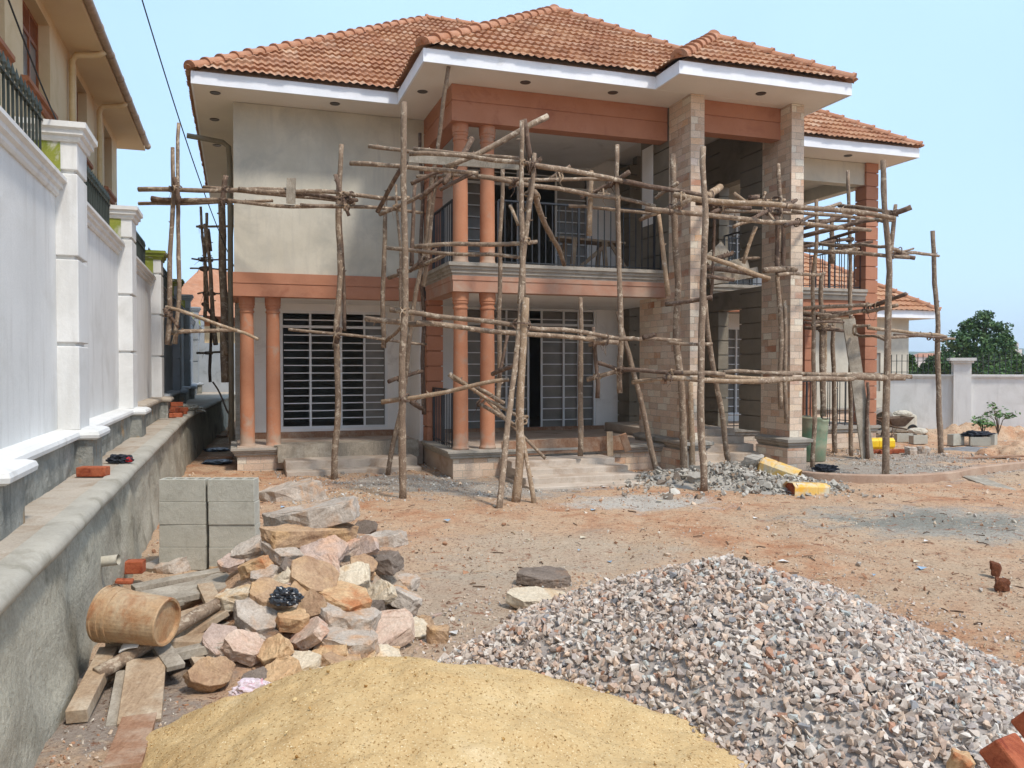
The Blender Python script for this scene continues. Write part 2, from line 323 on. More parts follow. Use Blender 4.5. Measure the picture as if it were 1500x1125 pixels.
def mat_clad():
    t = NT('stone_cladding'); U = t.tc.outputs['UV']
    wv = t.noise(U, 5, 3); dv = t.n('ShaderNodeVectorMath', operation='SCALE'); cb = t.n('ShaderNodeCombineXYZ')
    t.l(t.math('SUBTRACT', wv, .5), cb.inputs[0]); t.l(t.math('SUBTRACT', t.noise(t.map(U, loc=(5,5,0)), 5, 3), .5), cb.inputs[1])
    t.l(cb.outputs[0], dv.inputs[0]); dv.inputs['Scale'].default_value = .03
    ad = t.n('ShaderNodeVectorMath', operation='ADD'); t.l(U, ad.inputs[0]); t.l(dv.outputs[0], ad.inputs[1]); V = ad.outputs[0]
    def br(w, h, off):
        b = t.n('ShaderNodeTexBrick'); b.offset = off; b.squash = 1.4; b.squash_frequency = 3
        b.inputs['Color1'].default_value = (0,0,0,1); b.inputs['Color2'].default_value = (1,1,1,1); b.inputs['Mortar'].default_value = (.5,.5,.5,1)
        b.inputs['Scale'].default_value = 1; b.inputs['Mortar Size'].default_value = .0035; b.inputs['Mortar Smooth'].default_value = .2
        b.inputs['Brick Width'].default_value = w; b.inputs['Row Height'].default_value = h; t.l(V, b.inputs['Vector']); return b
    b = br(.235, .112, .43)
    c = t.ramp(b.outputs['Color'], [(0, srgb(194,168,145)), (.18, srgb(226,204,181)), (.34, srgb(211,186,163)), (.5, srgb(228,222,204)), (.62, srgb(185,155,132)), (.76, srgb(228,214,192)), (.88, srgb(216,182,150)), (.94, srgb(177,127,100)), (1, srgb(228,212,196))])
    c = t.mix(t.step(t.noise(U, 3.5, 6, .7), .45, .75), c, srgb(216,200,183))
    c = t.mix(t.math('MULTIPLY', b.outputs['Fac'], .6), c, srgb(134,123,112))
    f = t.noise(U, 40, 6, .7)
    c = t.mix(1.0, c, t.ramp(f, [(.3, (.76,.74,.72,1)), (.65, (1.05,1.05,1.05,1))]), 'MULTIPLY')
    n = t.bump(f, .5, .006); inv = t.math('SUBTRACT', 1.0, b.outputs['Fac']); n = t.bump(inv, .8, .008, n)
    n = t.bump(b.outputs['Color'], .25, .01, n)
    return t.done(c, .88, n, .2)
M['clad'] = mat_clad()
def mat_tile():
    t = NT('clay_roof_tile'); U = t.tc.outputs['UV']
    sp = t.n('ShaderNodeSeparateXYZ'); t.l(U, sp.inputs[0])
    cx = t.math('FLOOR', t.math('DIVIDE', sp.outputs[0], .25)); cy = t.math('FLOOR', t.math('DIVIDE', sp.outputs[1], .29))
    cb = t.n('ShaderNodeCombineXYZ'); t.l(cx, cb.inputs[0]); t.l(cy, cb.inputs[1])
    wn_ = t.n('ShaderNodeTexWhiteNoise'); wn_.noise_dimensions = '2D'; t.l(cb.outputs[0], wn_.inputs['Vector'])
    c = t.ramp(wn_.outputs['Value'], [(0, srgb(160,112,80)), (.25, srgb(180,132,98)), (.5, srgb(190,146,112)), (.75, srgb(172,120,88)), (1, srgb(200,164,134))])
    c = t.mix(t.step(t.noise(t.pos, 1.1, 6, .65), .45, .75), c, srgb(162,118,92))
    f = t.noise(t.pos, 35, 6, .7)
    c = t.mix(1.0, c, t.ramp(f, [(.3, (.72,.7,.68,1)), (.65, (1.05,1.05,1.05,1))]), 'MULTIPLY')
    return t.done(c, .8, t.bump(f, .4, .006), .25)
M['tile'] = mat_tile()
M['ridge'] = pm('clay_ridge_tile', srgb(172,118,86), srgb(188,138,108), 3.5, .8, .4, 40, stain=srgb(158,124,102), st_scale=4, fine=.14)
def mat_ground():
    t = NT('site_soil'); P = t.pos
    big = t.noise(P, .35, 6, .6, .3); mid = t.noise(P, 1.7, 7, .65, .4); f = t.noise(P, 14, 8, .72); g = t.noise(P, 60, 5, .7)
    c = t.ramp(mid, [(.30, srgb(170,116,84)), (.42, srgb(190,142,108)), (.53, srgb(202,166,134)), (.72, srgb(198,174,148))])
    c = t.mix(t.step(big, .44, .62), c, srgb(196,170,142))
    # cement dust patches: (centre x, y, radius x, radius y, colour, strength)
    for i, (x, y, rx, ry, col, st) in enumerate([(5.1,9.3,2.0,1.25,srgb(166,160,148),.95),(4.8,9.3,1.2,.6,srgb(136,136,126),.8),(1.7,10.7,1.1,.75,srgb(196,192,182),.9),
            (-.2,12.0,1.6,1.3,srgb(170,164,154),.95),(-1.6,12.6,1.3,1.2,srgb(160,156,148),.9),(6.3,14.2,2.6,1.7,srgb(162,156,146),.9),(-.2,6.0,1.4,1.5,srgb(186,170,150),.7),(.2,7.6,1.6,1.3,srgb(190,176,156),.6),(-2.2,4.3,.8,.9,srgb(160,148,136),.9),(7.7,15.9,1.6,1.2,srgb(160,154,144),.8)]):
        m = t.map(P, (1/rx, 1/ry, 0), (-x/rx, -y/ry, 0)); ln = t.n('ShaderNodeVectorMath', operation='LENGTH'); t.l(m, ln.inputs[0])
        d = t.math('ADD', ln.outputs['Value'], t.math('ADD', t.math('MULTIPLY', t.math('SUBTRACT', mid, .5), 2.4), t.math('MULTIPLY', t.math('SUBTRACT', f, .5), 1.2)))
        c = t.mix(t.math('MULTIPLY', t.ramp(d, [(.55, (1,1,1,1)), (1.15, (0,0,0,1))]), st), c, col)
    c = t.mix(t.step(t.noise(t.map(P, loc=(4,9,0)), 3.2, 7, .7, .8), .60, .70), c, srgb(150,96,66))
    c = t.mix(t.step(f, .58, .68), c, srgb(206,188,164))
    c = t.mix(t.step(t.noise(P, 34, 6, .7), .57, .63), c, srgb(116,88,70))
    c = t.mix(t.step(t.noise(t.map(P, loc=(9,2,0)), 8, 7, .75, .6), .58, .64), c, srgb(140,98,74))
    c = t.mix(1.0, c, t.ramp(g, [(.3, (.74,.72,.7,1)), (.62, (1.04,1.04,1.04,1))]), 'MULTIPLY')
    n = t.bump(g, .8, .01); n = t.bump(f, .9, .04, n)
    return t.done(c, .95, n, .12)
M['soil'] = mat_ground()
def mat_sand():
    t = NT('yellow_sand'); P = t.pos
    c = t.ramp(t.noise(P, 3.2, 7, .6), [(.3, srgb(182,150,104)), (.6, srgb(200,171,124)), (.8, srgb(210,186,146))])
    c = t.mix(t.step(t.noise(P, 70, 4, .7), .57, .64), c, srgb(140,106,60))
    c = t.mix(t.step(t.noise(t.map(P, loc=(3,3,3)), 120, 3, .7), .60, .68), c, srgb(232,218,180))
    f = t.noise(P, 140, 4, .8); n = t.bump(f, .7, .004); n = t.bump(t.noise(P, 18, 6, .7), .6, .02, n)
    return t.done(c, .95, n, .15)
M['sand'] = mat_sand()
def mat_col(name, rough=.85, bs=90, amp=.5):
    t = NT(name); a = t.n('ShaderNodeVertexColor'); a.layer_name = 'Col'
    f = t.noise(t.pos, bs, 5, .7)
    c = t.mix(1.0, a.outputs[0], t.ramp(f, [(.3, (.78,.77,.76,1)), (.65, (1.06,1.06,1.06,1))]), 'MULTIPLY')
    return t.done(c, rough, t.bump(f, amp, .004), .25)
M['stones'] = mat_col('crushed_stone')
def mat_rock(name, base, face, rust):
    t = NT(name); P = t.pos
    c = t.ramp(t.noise(P, 7, 7, .65, .5), [(.3, base), (.62, face)])
    c = t.mix(t.step(t.noise(t.map(P, loc=(2,8,4)), 4.5, 6, .6, .6), .52, .68), c, rust)
    f = t.noise(P, 55, 7, .75); c = t.mix(1.0, c, t.ramp(f, [(.3, (.66,.65,.64,1)), (.62, (1.06,1.06,1.06,1))]), 'MULTIPLY')
    n = t.bump(f, .8, .008); n = t.bump(t.noise(P, 15, 5, .6, 1.0), .7, .02, n)
    return t.done(c, .92, n, .18)
RK = {'g': mat_rock('grey_stone', srgb(166,152,138), srgb(194,182,168), srgb(190,156,126)),
      'b': mat_rock('brown_stone', srgb(156,124,98), srgb(188,158,126), srgb(196,160,118)),
      'o': mat_rock('orange_stone', srgb(190,150,112), srgb(208,176,136), srgb(182,122,82)),
      'p': mat_rock('pink_stone', srgb(196,164,144), srgb(210,188,168), srgb(190,144,118)),
      'c': mat_rock('cream_stone', srgb(200,182,156), srgb(214,200,176), srgb(200,166,124)),
      'd': mat_rock('dark_stone', srgb(104,92,82), srgb(136,122,110), srgb(146,112,84)),
      'v': mat_rock('mauve_grey_stone', srgb(166,146,134), srgb(196,174,160), srgb(206,170,144))}
def mat_leaf(name, a, b, c_):
    t = NT(name); at_ = t.n('ShaderNodeVertexColor'); at_.layer_name = 'Col'
    c = t.ramp(at_.outputs[0], [(0, a), (.5, b), (1, c_)])
    m = t.done(c, .55, None, .35); return m
M['leaf'] = mat_leaf('dark_leaves', (.02,.05,.016,1), (.05,.11,.03,1), (.11,.19,.06,1))
M['leaf2'] = mat_leaf('bright_leaves', (.04,.09,.02,1), (.08,.16,.04,1), (.14,.24,.07,1))
def mat_glass2():
    t = NT('grey_window_glass'); c = t.ramp(t.noise(t.pos, 2.5, 5), [(.3,(.22,.21,.19,1)),(.7,(.34,.32,.29,1))]); t.done(c, .12, None, .7); t.b.inputs['Transmission Weight'].default_value = .2; t.b.inputs['IOR'].default_value = 1.2; return t.m  # mostly opaque pane with an uneven warm grey base colour
M['glass_grey'] = mat_glass2()
def mat_glass():
    t = NT('window_glass'); t.b.inputs['Base Color'].default_value = (.55,.58,.58,1); t.b.inputs['Roughness'].default_value = .04
    t.b.inputs['Transmission Weight'].default_value = 1.0; t.b.inputs['IOR'].default_value = 1.1; t.b.inputs['Specular IOR Level'].default_value = .8
    return t.m
M['glass'] = mat_glass()
t = NT('distant_trees'); c = t.ramp(t.noise(t.pos, .06, 6, .7), [(.35, srgb(52,76,58)), (.65, srgb(92,110,84))]); M['hill'] = t.done(c, 1, None, 0)

# ------------------------------------------------------------------ ground
def axis(a, b, step, far):
    mid = list(np.arange(a, b, step)); out = []; s_ = step; x = b
    while x < far: out.append(x); s_ *= 1.35; x += s_
    lo = []; s_ = step; x = a - step
    while x > -far: lo.append(x); s_ *= 1.35; x -= s_
    return np.array(lo[::-1] + mid + out)
def ground_h(x, y):
    rut = -.03*np.exp(-((x-.9-.18*(y-8)+.3*np.sin(y*.5))/.16)**2) - .03*np.exp(-((x-2.4-.18*(y-8)+.3*np.sin(y*.5))/.16)**2)
    h = fbm(x, y, .5, 3, 1)*.05 + fbm(x, y, 2.3, 4, 2)*.05 + fbm(x, y, 9, 3, 5)*.03 + rut*np.clip(fbm(x, y, .9, 2, 4)*3+.7, 0, 1)
    near = np.clip((y-2)/3, 0, 1); return h*near - .01
gx = axis(-6.5, 14, .07, 1300); gy = axis(2.4, 24, .07, 1300)
X, Y = np.meshgrid(gx, gy); Z = ground_h(X, Y)
far = np.clip((np.hypot(X, Y)-28)/30, 0, 1); Z = Z*(1-far) - far*.3
b = MB(); b.v = list(map(tuple, np.column_stack([X.ravel(), Y.ravel(), Z.ravel()]))); nx = len(gx)
ii, jj = np.meshgrid(np.arange(len(gy)-1), np.arange(nx-1), indexing='ij'); q = (ii*nx+jj).ravel()
b.f = list(map(tuple, np.column_stack([q, q+1, q+nx+1, q+nx])))
tag(b.build('ground', M['soil'], smooth=True), 'reddish brown building site soil strewn with dust and chips', 'ground', kind='structure')

# stone library for scattered chips
def hull(n, rnd=random, sx=1, sy=1, sz=1):
    bm = bmesh.new()
    for _ in range(n):
        a = Vector((rnd.uniform(-1,1), rnd.uniform(-1,1), rnd.uniform(-1,1)))
        if a.length > 1: a.normalize()
        a = a*(.55+.45*rnd.random()) if a.length < .5 else a
        bm.verts.new((a.x*sx, a.y*sy, a.z*sz))
    r = bmesh.ops.convex_hull(bm, input=bm.verts)
    bmesh.ops.delete(bm, geom=list({e for e in r['geom_interior']+r['geom_unused'] if isinstance(e, bmesh.types.BMVert)}), context='VERTS')
    bmesh.ops.recalc_face_normals(bm, faces=bm.faces)
    bm.verts.ensure_lookup_table(); bm.verts.index_update()
    v = np.array([x.co[:] for x in bm.verts]); f = np.array([[q.index for q in fa.verts] for fa in bm.faces]); bm.free(); return v, f
LIB = [hull(random.choice((8,9,10)), random, 1, random.uniform(.65,1), random.uniform(.45,.85)) for _ in range(24)]
def scatter(pts, sizes, cols, name, mat, loc=(0,0,0), flat=1.0, **kw):
    V = []; Fc = []; C = []; n = 0
    for p, s_, c in zip(pts, sizes, cols):
        v, f = random.choice(LIB); q = Matrix.Rotation(random.uniform(0,6.28), 3, 'Z') @ Matrix.Rotation(random.uniform(-1.2,1.2)*flat, 3, 'X') @ Matrix.Rotation(random.uniform(-1.2,1.2)*flat, 3, 'Y')
        vv = v @ np.array(q).T * s_ + np.array(p); V.append(vv); Fc.append(f+n); n += len(v); C += [c]*len(f)
    b = MB(); b.v = list(map(tuple, np.vstack(V))); b.f = list(map(tuple, np.vstack(Fc)))
    return b.build(name, mat, loc=loc, colors=C, **kw)
def palette(n, cols, ws, var=.12):
    ws = np.array(ws)/sum(ws); out = []
    for k in np.random.choice(len(cols), n, p=ws):
        v = 1+random.uniform(-var, var); out.append(tuple(min(1, x*v) for x in cols[k][:3]))
    return out

# ------------------------------------------------------------------ the house
house = empty('two_storey_house', tuple(O), TH, 'unfinished two-storey villa with orange tiled roof, stone-clad fins and orange columns', 'house')
def hp(name, mb, mat, parent=None, **k): return mb.build(name, mat, parent or house, **k)
def sub_empty(name, parent, loc=(0,0,0)):
    o = bpy.data.objects.new(name, None); COL.objects.link(o); o.parent = parent; o.location = loc; o.empty_display_size = .05; return o
def wall_u(b, u0, u1, v0, v1, z0, z1, ops=()):     # wall running along u, thickness v0..v1, openings (ua,ub,za,zb)
    x = u0
    for (a, c, za, zb) in sorted(ops):
        if a > x: b.box(x, v0, z0, a, v1, z1)
        if za > z0: b.box(a, v0, z0, c, v1, za)
        if zb < z1: b.box(a, v0, zb, c, v1, z1)
        x = c
    if x < u1: b.box(x, v0, z0, u1, v1, z1)
    return b
def wall_v(b, v0, v1, u0, u1, z0, z1, ops=()):
    x = v0
    for (a, c, za, zb) in sorted(ops):
        if a > x: b.box(u0, x, z0, u1, a, z1)
        if za > z0: b.box(u0, a, z0, u1, c, za)
        if zb < z1: b.box(u0, a, zb, u1, c, z1)
        x = c
    if x < v1: b.box(u0, x, z0, u1, v1, z1)
    return b
def rustic(b, u0, u1, v0, v1, z0, z1, h=.27, g=.020, ins=.028):    # coursed blocks with recessed joints
    z = z0
    while z < z1 - .02:
        zt = min(z+h-g, z1); b.box(u0, v0, z, u1, v1, zt)
        if zt+g < z1: b.box(u0+ins, v0+ins, zt, u1-ins, v1-ins, zt+g)
        z += h
    return b
# floors and base
b = MB().box(-3.2, 2.1, .0, 0, 3.62, .40); hp('veranda_floor', b, M['dustfloor'])
b = MB().box(.03, .05, .02, 3.8, 3.62, .425); b.box(3.8, 1.0, .02, 4.6, 3.62, .425); hp('porch_floor', b, M['dustfloor'])
b = MB().box(.035, .03, -.2, 3.8, .4, .30); b.box(.035, .4, -.2, .4, 1.95, .30); hp('porch_base', b, M['clad'])
b = MB().box(-3.2, 2.08, -.2, -2.56, 2.5, .25); hp('veranda_base', b, M['clad'])
prof = [(-.3,.30),(.0,.30),(.02,.315),(.02,.345),(.045,.36),(.045,.385),(.075,.395),(.075,.43),(-.3,.43)]
hp('porch_nosing', MB().sweep(prof, [(0,1.95,-1,0),(0,0,-1,-1),(3.78,0,0,-1)]), M['concrete'])
p2 = [(a, z-.055) for a, z in prof]
hp('veranda_nosing', MB().sweep(p2, [(-3.23,3.6,-1,0),(-3.23,2.05,-1,-1),(-2.55,2.05,0,-1)]), M['concrete'])
b = MB(); z = 0
for k, (z1, f) in enumerate(((.07,1.05),(.20,1.38),)): b.box(-2.45+.0*k, f, -.1, -.25, 2.2, z1)
hp('veranda_step', b, M['dusty'], bevel=.012)
b = MB().bar((-2.55,1.93,.27), (-.1,2.0,.30), .30, .03, (0,-1,.15)); hp('formwork_board', b, M['plank_grey'])
b = MB().bar((-2.6,2.3,.405), (-.1,2.35,.405), .5, .02); hp('formwork_board', b, M['plank_grey'])
# porch steps
b = MB()
for z1, f, a0, a1 in ((.03,-1.55,.78,2.75),(.12,-1.25,.80,2.68),(.21,-.93,.80,2.62),(.30,-.60,.80,2.55)):
    b.box(a0, f, -.1, a1, -.28 if z1 < .29 else .03, z1)
b2 = MB()
hp('entrance_steps', b, M['dusty'], bevel=.012)
# ground floor and upper back walls
wb_ = MB()
wall_u(wb_, -3.23, 0.05, 3.6, 3.8, .3, 3.0, [(-2.42,-.38,.57,2.83)])
wall_u(wb_, .05, 4.65, 3.6, 3.8, .3, 3.0, [(1.15,4.12,.43,3.0-.01)])
wall_u(wb_, .05, 4.65, 3.6, 3.8, 3.4, 6.19, [(1.15,3.96,3.42,6.0)])
wb_.box(-.02, 2.25, .4, .2, 3.6, 3.0)
wb_.box(.02, 2.25, 3.4, .2, 3.6, 6.19)
hp('veranda_wall', wb_, M['white'])
for q in ((-3.2,2.15,2.96,.02,3.6,3.02),(.2,.2,2.98,4.6,3.6,3.05),(.1,.18,5.98,4.0,3.6,6.02)): hp('veranda_ceiling', MB().box(*q), M['white'])
# skirting rows of tile under the doors
b = MB().box(-3.1, 3.57, .40, -.02, 3.6, .52); b.box(.2, 3.57, .425, 4.6, 3.6, .5); hp('skirting', b, M['plank_red'])
# upper left wall and side walls
b = MB().box(-3.23, 2.05, 3.35, .02, 2.25, 6.19); wall_v(b, 2.25, 12, -3.23, -3.03, 3.0, 6.19, [(7.0,8.2,4.3,5.6)])
wall_v(b, 3.6, 12, -3.23, -3.03, 0, 3.0, [(6.5,7.5,1.3,2.6)]); b.box(-3.23, 11.8, 0, 10.0, 12, 6.19); b.box(9.85, 6.5, 0, 10.05, 12, 6.19)
hp('plastered_wall', b, M['cream'])
b = MB().box(-3.25, 2.0, 3.17, 0, 2.25, 3.35); b.box(-3.235, 2.015, 3.155, 0, 2.25, 3.17); b.box(-3.25, 2.0, 2.95, 0, 2.25, 3.155)
b.box(-3.25, 2.25, 2.95, -3.03, 3.6, 3.35); hp('floor_band', b, M['orange'])
# pilasters at the inner corner
for za, zb in ((.42,2.95),(3.43,5.62)): hp('pilaster', rustic(MB(), .03, .32, 1.86, 2.2, za, zb, .272), M['orange'])
# porch upper beam
prof = [(-.26,5.62),(.0,5.62),(.0,5.92),(-.014,5.925),(-.014,5.94),(.0,5.945),(.0,6.19),(-.26,6.19)]
path = [(0.02,2.05,-1,0),(0.02,0.02,-1,-1),(3.82,0.02,0,-1)]
hp('beam', MB().sweep(prof, path), M['orange'])
prof = [(-.26,2.95),(.0,2.95),(.0,3.12),(.012,3.13),(.012,3.2),(-.26,3.2)]
hp('beam', MB().sweep(prof, [(.04,2.0,-1,0),(.04,.04,-1,-1),(3.82,.04,0,-1)]), M['orange_pale'])
prof = [(-.5,3.195),(.03,3.195),(.03,3.23),(.055,3.245),(.055,3.285),(.08,3.30),(.08,3.335),(.11,3.35),(.11,3.405),(-.5,3.405)]
hp('balcony_nosing', MB().sweep(prof, [(.06,2.0,-1,0),(.06,.06,-1,-1),(3.8,.06,0,-1)]), M['concrete'])
hp('balcony_floor', MB().box(.5, .5, 3.2, 4.65, 3.6, 3.40), M['dustfloor'])
# columns
def column(u, v, z0, z1, r=.122):
    p = [(r*1.12,0),(r*1.12,.03),(r*1.02,.05),(r,.08),(r*.97,(z1-z0)*.5),(r*.9,z1-z0-.26)]
    c = hp('column', MB().lathe([(0,0)]+p, u, v, z0, 28), M['column'], smooth=True)
    r2 = r*.9; h = z1-z0; q = [(r2,h-.27),(r2*1.12,h-.262),(r2*1.12,h-.235),(r2*1.01,h-.225),(r2*1.02,h-.19),(r2*1.14,h-.18),(r2*1.17,h-.16),(r2*1.1,h-.145),(r2*1.22,h-.135),(r2*1.2,h-.11),(r2*1.2,h-.09),(r2*1.22,h-.08),(r2*1.22,h-.03),(r2*1.22,h),(0,h)]
    hp('capital', MB().lathe(q, u, v, z0, 28), M['column'], parent=c, smooth=False)
for (u, v, z0, z1) in ((-3.03,2.27,.375,2.95),(-2.60,2.27,.375,2.95),(.21,.22,.43,2.95),(.66,.22,.43,2.95),(.21,.22,3.405,5.62),(.66,.22,3.405,5.62)):
    column(u, v, z0, z1)
# stone fins
def fin(u0, u1, vf, vb, vb2, zt):
    hp('stone_fin', MB().box(u0, vf, .5, u1, vb, 3.0).box(u0, vf, 3.0, u1, vb2, zt), M['clad'])
    hp('fin_base', MB().box(u0-.10, vf-.08, -.2, u1+.03, vb, .38), M['clad'])
    pr = [(-.1,.38),(.05,.38),(.06,.41),(.09,.43),(.09,.46),(.13,.48),(.13,.53),(.02,.56),(-.1,.56)]
    hp('fin_moulding', MB().sweep(pr, [(u0,vb,-1,0),(u0,vf,-1,-1),(u1,vf,1,-1),(u1,vb,1,0)]), M['concrete'])
fin(3.82, 4.07, -.75, 1.02, -.04, 6.19)
fin(5.69, 5.94, -.85, -.04, -.04, 6.19)
b = rustic(MB(), 3.835, 4.06, -.038, 1.02, 3.005, 6.19, .36); hp('plastered_pier', b, M['grayblock'])
b = MB().box(3.825, .55, 4.3, 3.834, .95, 5.7); hp('repair_patch', b, M['white'])
# fin 2 rear wall with tall opening, floor by floor
b = MB()
for z0, z1, oz0, oz1 in ((.6,3.2,.6,2.85),(3.4,6.19,3.45,5.25)):
    rustic(b, 5.705, 5.93, -.038, .66, z0, z1, .28); rustic(b, 5.705, 5.93, 1.36, 3.4, z0, z1, .28)
    b.box(5.705, .66, oz1, 5.93, 1.36, z1)
hp('plastered_pier', b, M['grayblock'])
b = rustic(MB(), 4.63, 4.8, 3.05, 3.6, .43, 3.0, .3); rustic(b, 4.63, 4.8, 3.05, 3.6, 3.4, 6.0, .3); b.box(4.63,3.0,3.0,5.7,3.6,3.4)
wall_u(b, 4.8, 5.7, 3.06, 3.25, .43, 6.19, [(4.9,5.5,.55,2.9),(4.9,5.5,3.5,5.6)]); hp('plastered_pier', b, M['grayblock'])
# tower beam + ceiling
prof = [(-.25,5.66),(.0,5.66),(.0,5.93),(-.014,5.935),(-.014,5.95),(.0,5.955),(.0,6.19),(-.25,6.19)]
hp('beam', MB().sweep(prof, [(4.07,-.55,0,-1),(5.69,-.55,0,-1)]), M['orange'])
# entrance stairs between fins
b = MB()
for k in range(5): b.box(4.08, -.45+.30*k, -.1, 5.68, 3.1, .12*(k+1))
hp('entrance_steps', b, M['dusty'], bevel=.012)
# right wing terrace
b = MB().box(5.95, 1.98, -.2, 10.1, 2.2, .32); b.box(9.9, 2.2, -.2, 10.1, 6.5, .32); hp('terrace_base', b, M['clad'])
prof = [(-.3,.32),(.0,.32),(.04,.35),(.04,.40),(.08,.42),(.08,.48),(-.3,.48)]
hp('terrace_nosing', MB().sweep(prof, [(5.95,2.0,0,-1),(10.1,2.0,1,-1),(10.1,6.5,1,0)]), M['concrete'])
hp('terrace_floor', MB().box(5.95, 2.2, .3, 9.9, 6.5, .47), M['dustfloor']); hp('terrace_floor', MB().box(5.95, 2.25, 3.2, 9.85, 6.5, 3.42), M['dustfloor'])
prof = [(-.3,3.2),(.03,3.2),(.05,3.25),(.05,3.29),(.09,3.31),(.09,3.36),(.12,3.38),(.12,3.44),(-.3,3.44)]
hp('balcony_nosing', MB().sweep(prof, [(5.95,2.05,0,-1),(9.8,2.05,0,-1)]), M['concrete'])
b = MB().box(5.95, 2.06, 2.9, 9.8, 2.3, 3.2); b.box(9.8, 2.3, 2.9, 10.02, 4.0, 3.2); hp('beam', b, M['orange'])
b = MB().box(5.95, 2.06, 5.72, 9.8, 2.3, 6.19); b.box(9.8, 2.35, 5.72, 10.03, 6.5, 6.19); b.box(5.95,2.3,6.0,9.8,6.5,6.02); hp('beam', b, M['cream'])
hp('pilaster', rustic(MB(), 9.8, 10.12, 2.0, 2.34, .48, 6.19, .29), M['orange']); hp('pilaster', rustic(MB(), 9.8, 10.1, 4.0, 4.3, .48, 3.2, .29), M['orange'])
b = wall_u(MB(), 5.95, 9.8, 4.3, 4.5, .47, 3.2, [(6.6,8.6,.6,2.7)]); wall_u(b, 5.95, 9.98, 4.3, 4.5, 3.44, 5.72, [(6.6,8.6,3.5,5.4)]); hp('terrace_wall', b, M['white'])
# interior shell: room floors, partitions
b = MB().box(-3.0, 3.85, .35, 9.8, 11.8, .42); b.box(-3.02, 3.8, 3.02, 9.8, 11.8, 3.38); b.box(-3.0, 8.0, .4, 9.8, 8.1, 3.0); b.box(-3.0, 8.0, 3.4, 9.8, 8.1, 6.19)
b.box(.5, 3.82, .4, .62, 8.0, 3.0); b.box(5.3, 4.52, .4, 5.42, 8.0, 3.0); b.box(.5, 3.82, 3.4, .62, 8.0, 6.19); b.box(5.3, 4.52, 3.4, 5.42, 8.0, 6.19); b.box(-3,3.8,6.1,9.8,11.8,6.18)
hp('interior_walls', b, M['rdark'])
b = MB().box(2.2, 6.2, .42, 3.0, 6.9, 1.25); b.box(2.15, 6.15, 1.25, 3.05, 6.95, 1.3); hp('timber_cupboard', b, M['brownwood'])

# grilles and doors
def grille(name, u0, u1, v, z0, z1, vbars, frames, hb, gap=None, transom=None, glass=True):
    g = hp(name, MB().box(u0, v, z0, u0+.05, v+.05, z1).box(u1-.05, v, z0, u1, v+.05, z1).box(u0+.05, v, z1-.05, u1-.05, v+.05, z1).box(u0+.05, v, z0, u1-.05, v+.05, z0+.05), M['metal_w'])
    b = MB()
    for x in vbars: b.box(x-.02, v+.003, z0+.05, x+.02, v+.045, z1-.05)
    z = z0+.19
    while z < z1-.1:
        x0 = u0+.05
        xs = [u0+.05] + sorted(vbars) + [u1-.05]
        for a, c in zip(xs[:-1], xs[1:]):
            if gap and a >= gap[0]-.05 and c <= gap[1]+.05 and z < (transom or 99): continue
            b.box(a+.02, v+.012, z, c-.02, v+.032, z+.02)
        z += hb
    if transom: b.box(u0+.05, v-.003, transom, u1-.05, v+.05, transom+.05)
    hp('security_bars', b, M['metal_w'], parent=g)
    if glass:
        for (a, c) in glass: hp('glass_pane', MB().box(a, v+.09, z0+.05, c, v+.096, z1-.06), M['glass_grey' if a > -1 else 'glass'], parent=g)
    return g
grille('door_grille', -2.42, -.38, 3.6, .57, 2.83, [-1.86,-1.33,-1.28,-.83], 0, .145, transom=2.5, glass=[(-.8,-.42),(-2.4,-1.9)])
grille('door_grille', 1.15, 4.12, 3.62, .44, 2.98, [1.78,2.10,2.58,2.88,3.38,3.72], 0, .235, gap=(2.58,2.88), transom=2.62, glass=[(1.2,2.56),(2.9,4.08)])
grille('window_grille', 1.15, 3.96, 3.62, 3.45, 6.0, [1.8,2.35,3.2], 0, .235, gap=(1.8,3.2), transom=5.5, glass=[(1.2,1.8),(3.2,3.9)])
grille('window_grille', 6.6, 8.6, 4.32, .62, 2.7, [7.1,7.6,8.1], 0, .2, glass=[(6.65,8.55)])
grille('window_grille', 6.6, 8.6, 4.32, 3.5, 5.4, [7.1,7.6,8.1], 0, .2, glass=[(6.65,8.55)])
grille('window_grille', 4.92, 5.48, 3.1, .57, 2.88, [5.2], 0, .2, glass=[(4.97,5.43)])
grille('window_grille', 4.92, 5.48, 3.1, 3.52, 5.58, [5.2], 0, .2, glass=[(4.97,5.43)])
# railings
def railing(p0, p1, z0, z1, step=.118, label=None):
    p0, p1 = Vector(p0+(0,)), Vector(p1+(0,)); d = p1-p0; L = d.length; n = int(L/step)
    g = hp('balcony_railing', MB().bar(p0+Vector((0,0,z1)), p1+Vector((0,0,z1)), .045, .025), M['metal_b']); hp('bottom_rail', MB().bar(p0+Vector((0,0,z0+.06)), p1+Vector((0,0,z0+.06)), .03, .015), M['metal_b'], parent=g)
    b = MB()
    for i in range(n+1):
        q = p0 + d*(i/n); w = .032 if i % 6 == 0 else .014
        b.bar(q+Vector((0,0,z0)), q+Vector((0,0,z1-.014)), w, w)
    hp('baluster', b, M['metal_b'], parent=g)
railing((.84,.22), (3.8,.22), 3.405, 4.46); railing((.14,.42), (.14,1.84), 3.405, 4.46)
railing((.14,.42), (.14,1.84), .43, 1.38)
railing((5.97,2.15), (9.78,2.15), 3.44, 4.42, .16); railing((9.96,2.36), (9.96,4.0), 3.44, 4.42, .16)
railing((5.97,2.12), (9.78,2.12), .48, 1.45, .2); railing((9.96,2.36), (9.96,3.98), .48, 1.45, .2)
railing((5.82,.70), (5.82,1.34), 3.44, 4.3)
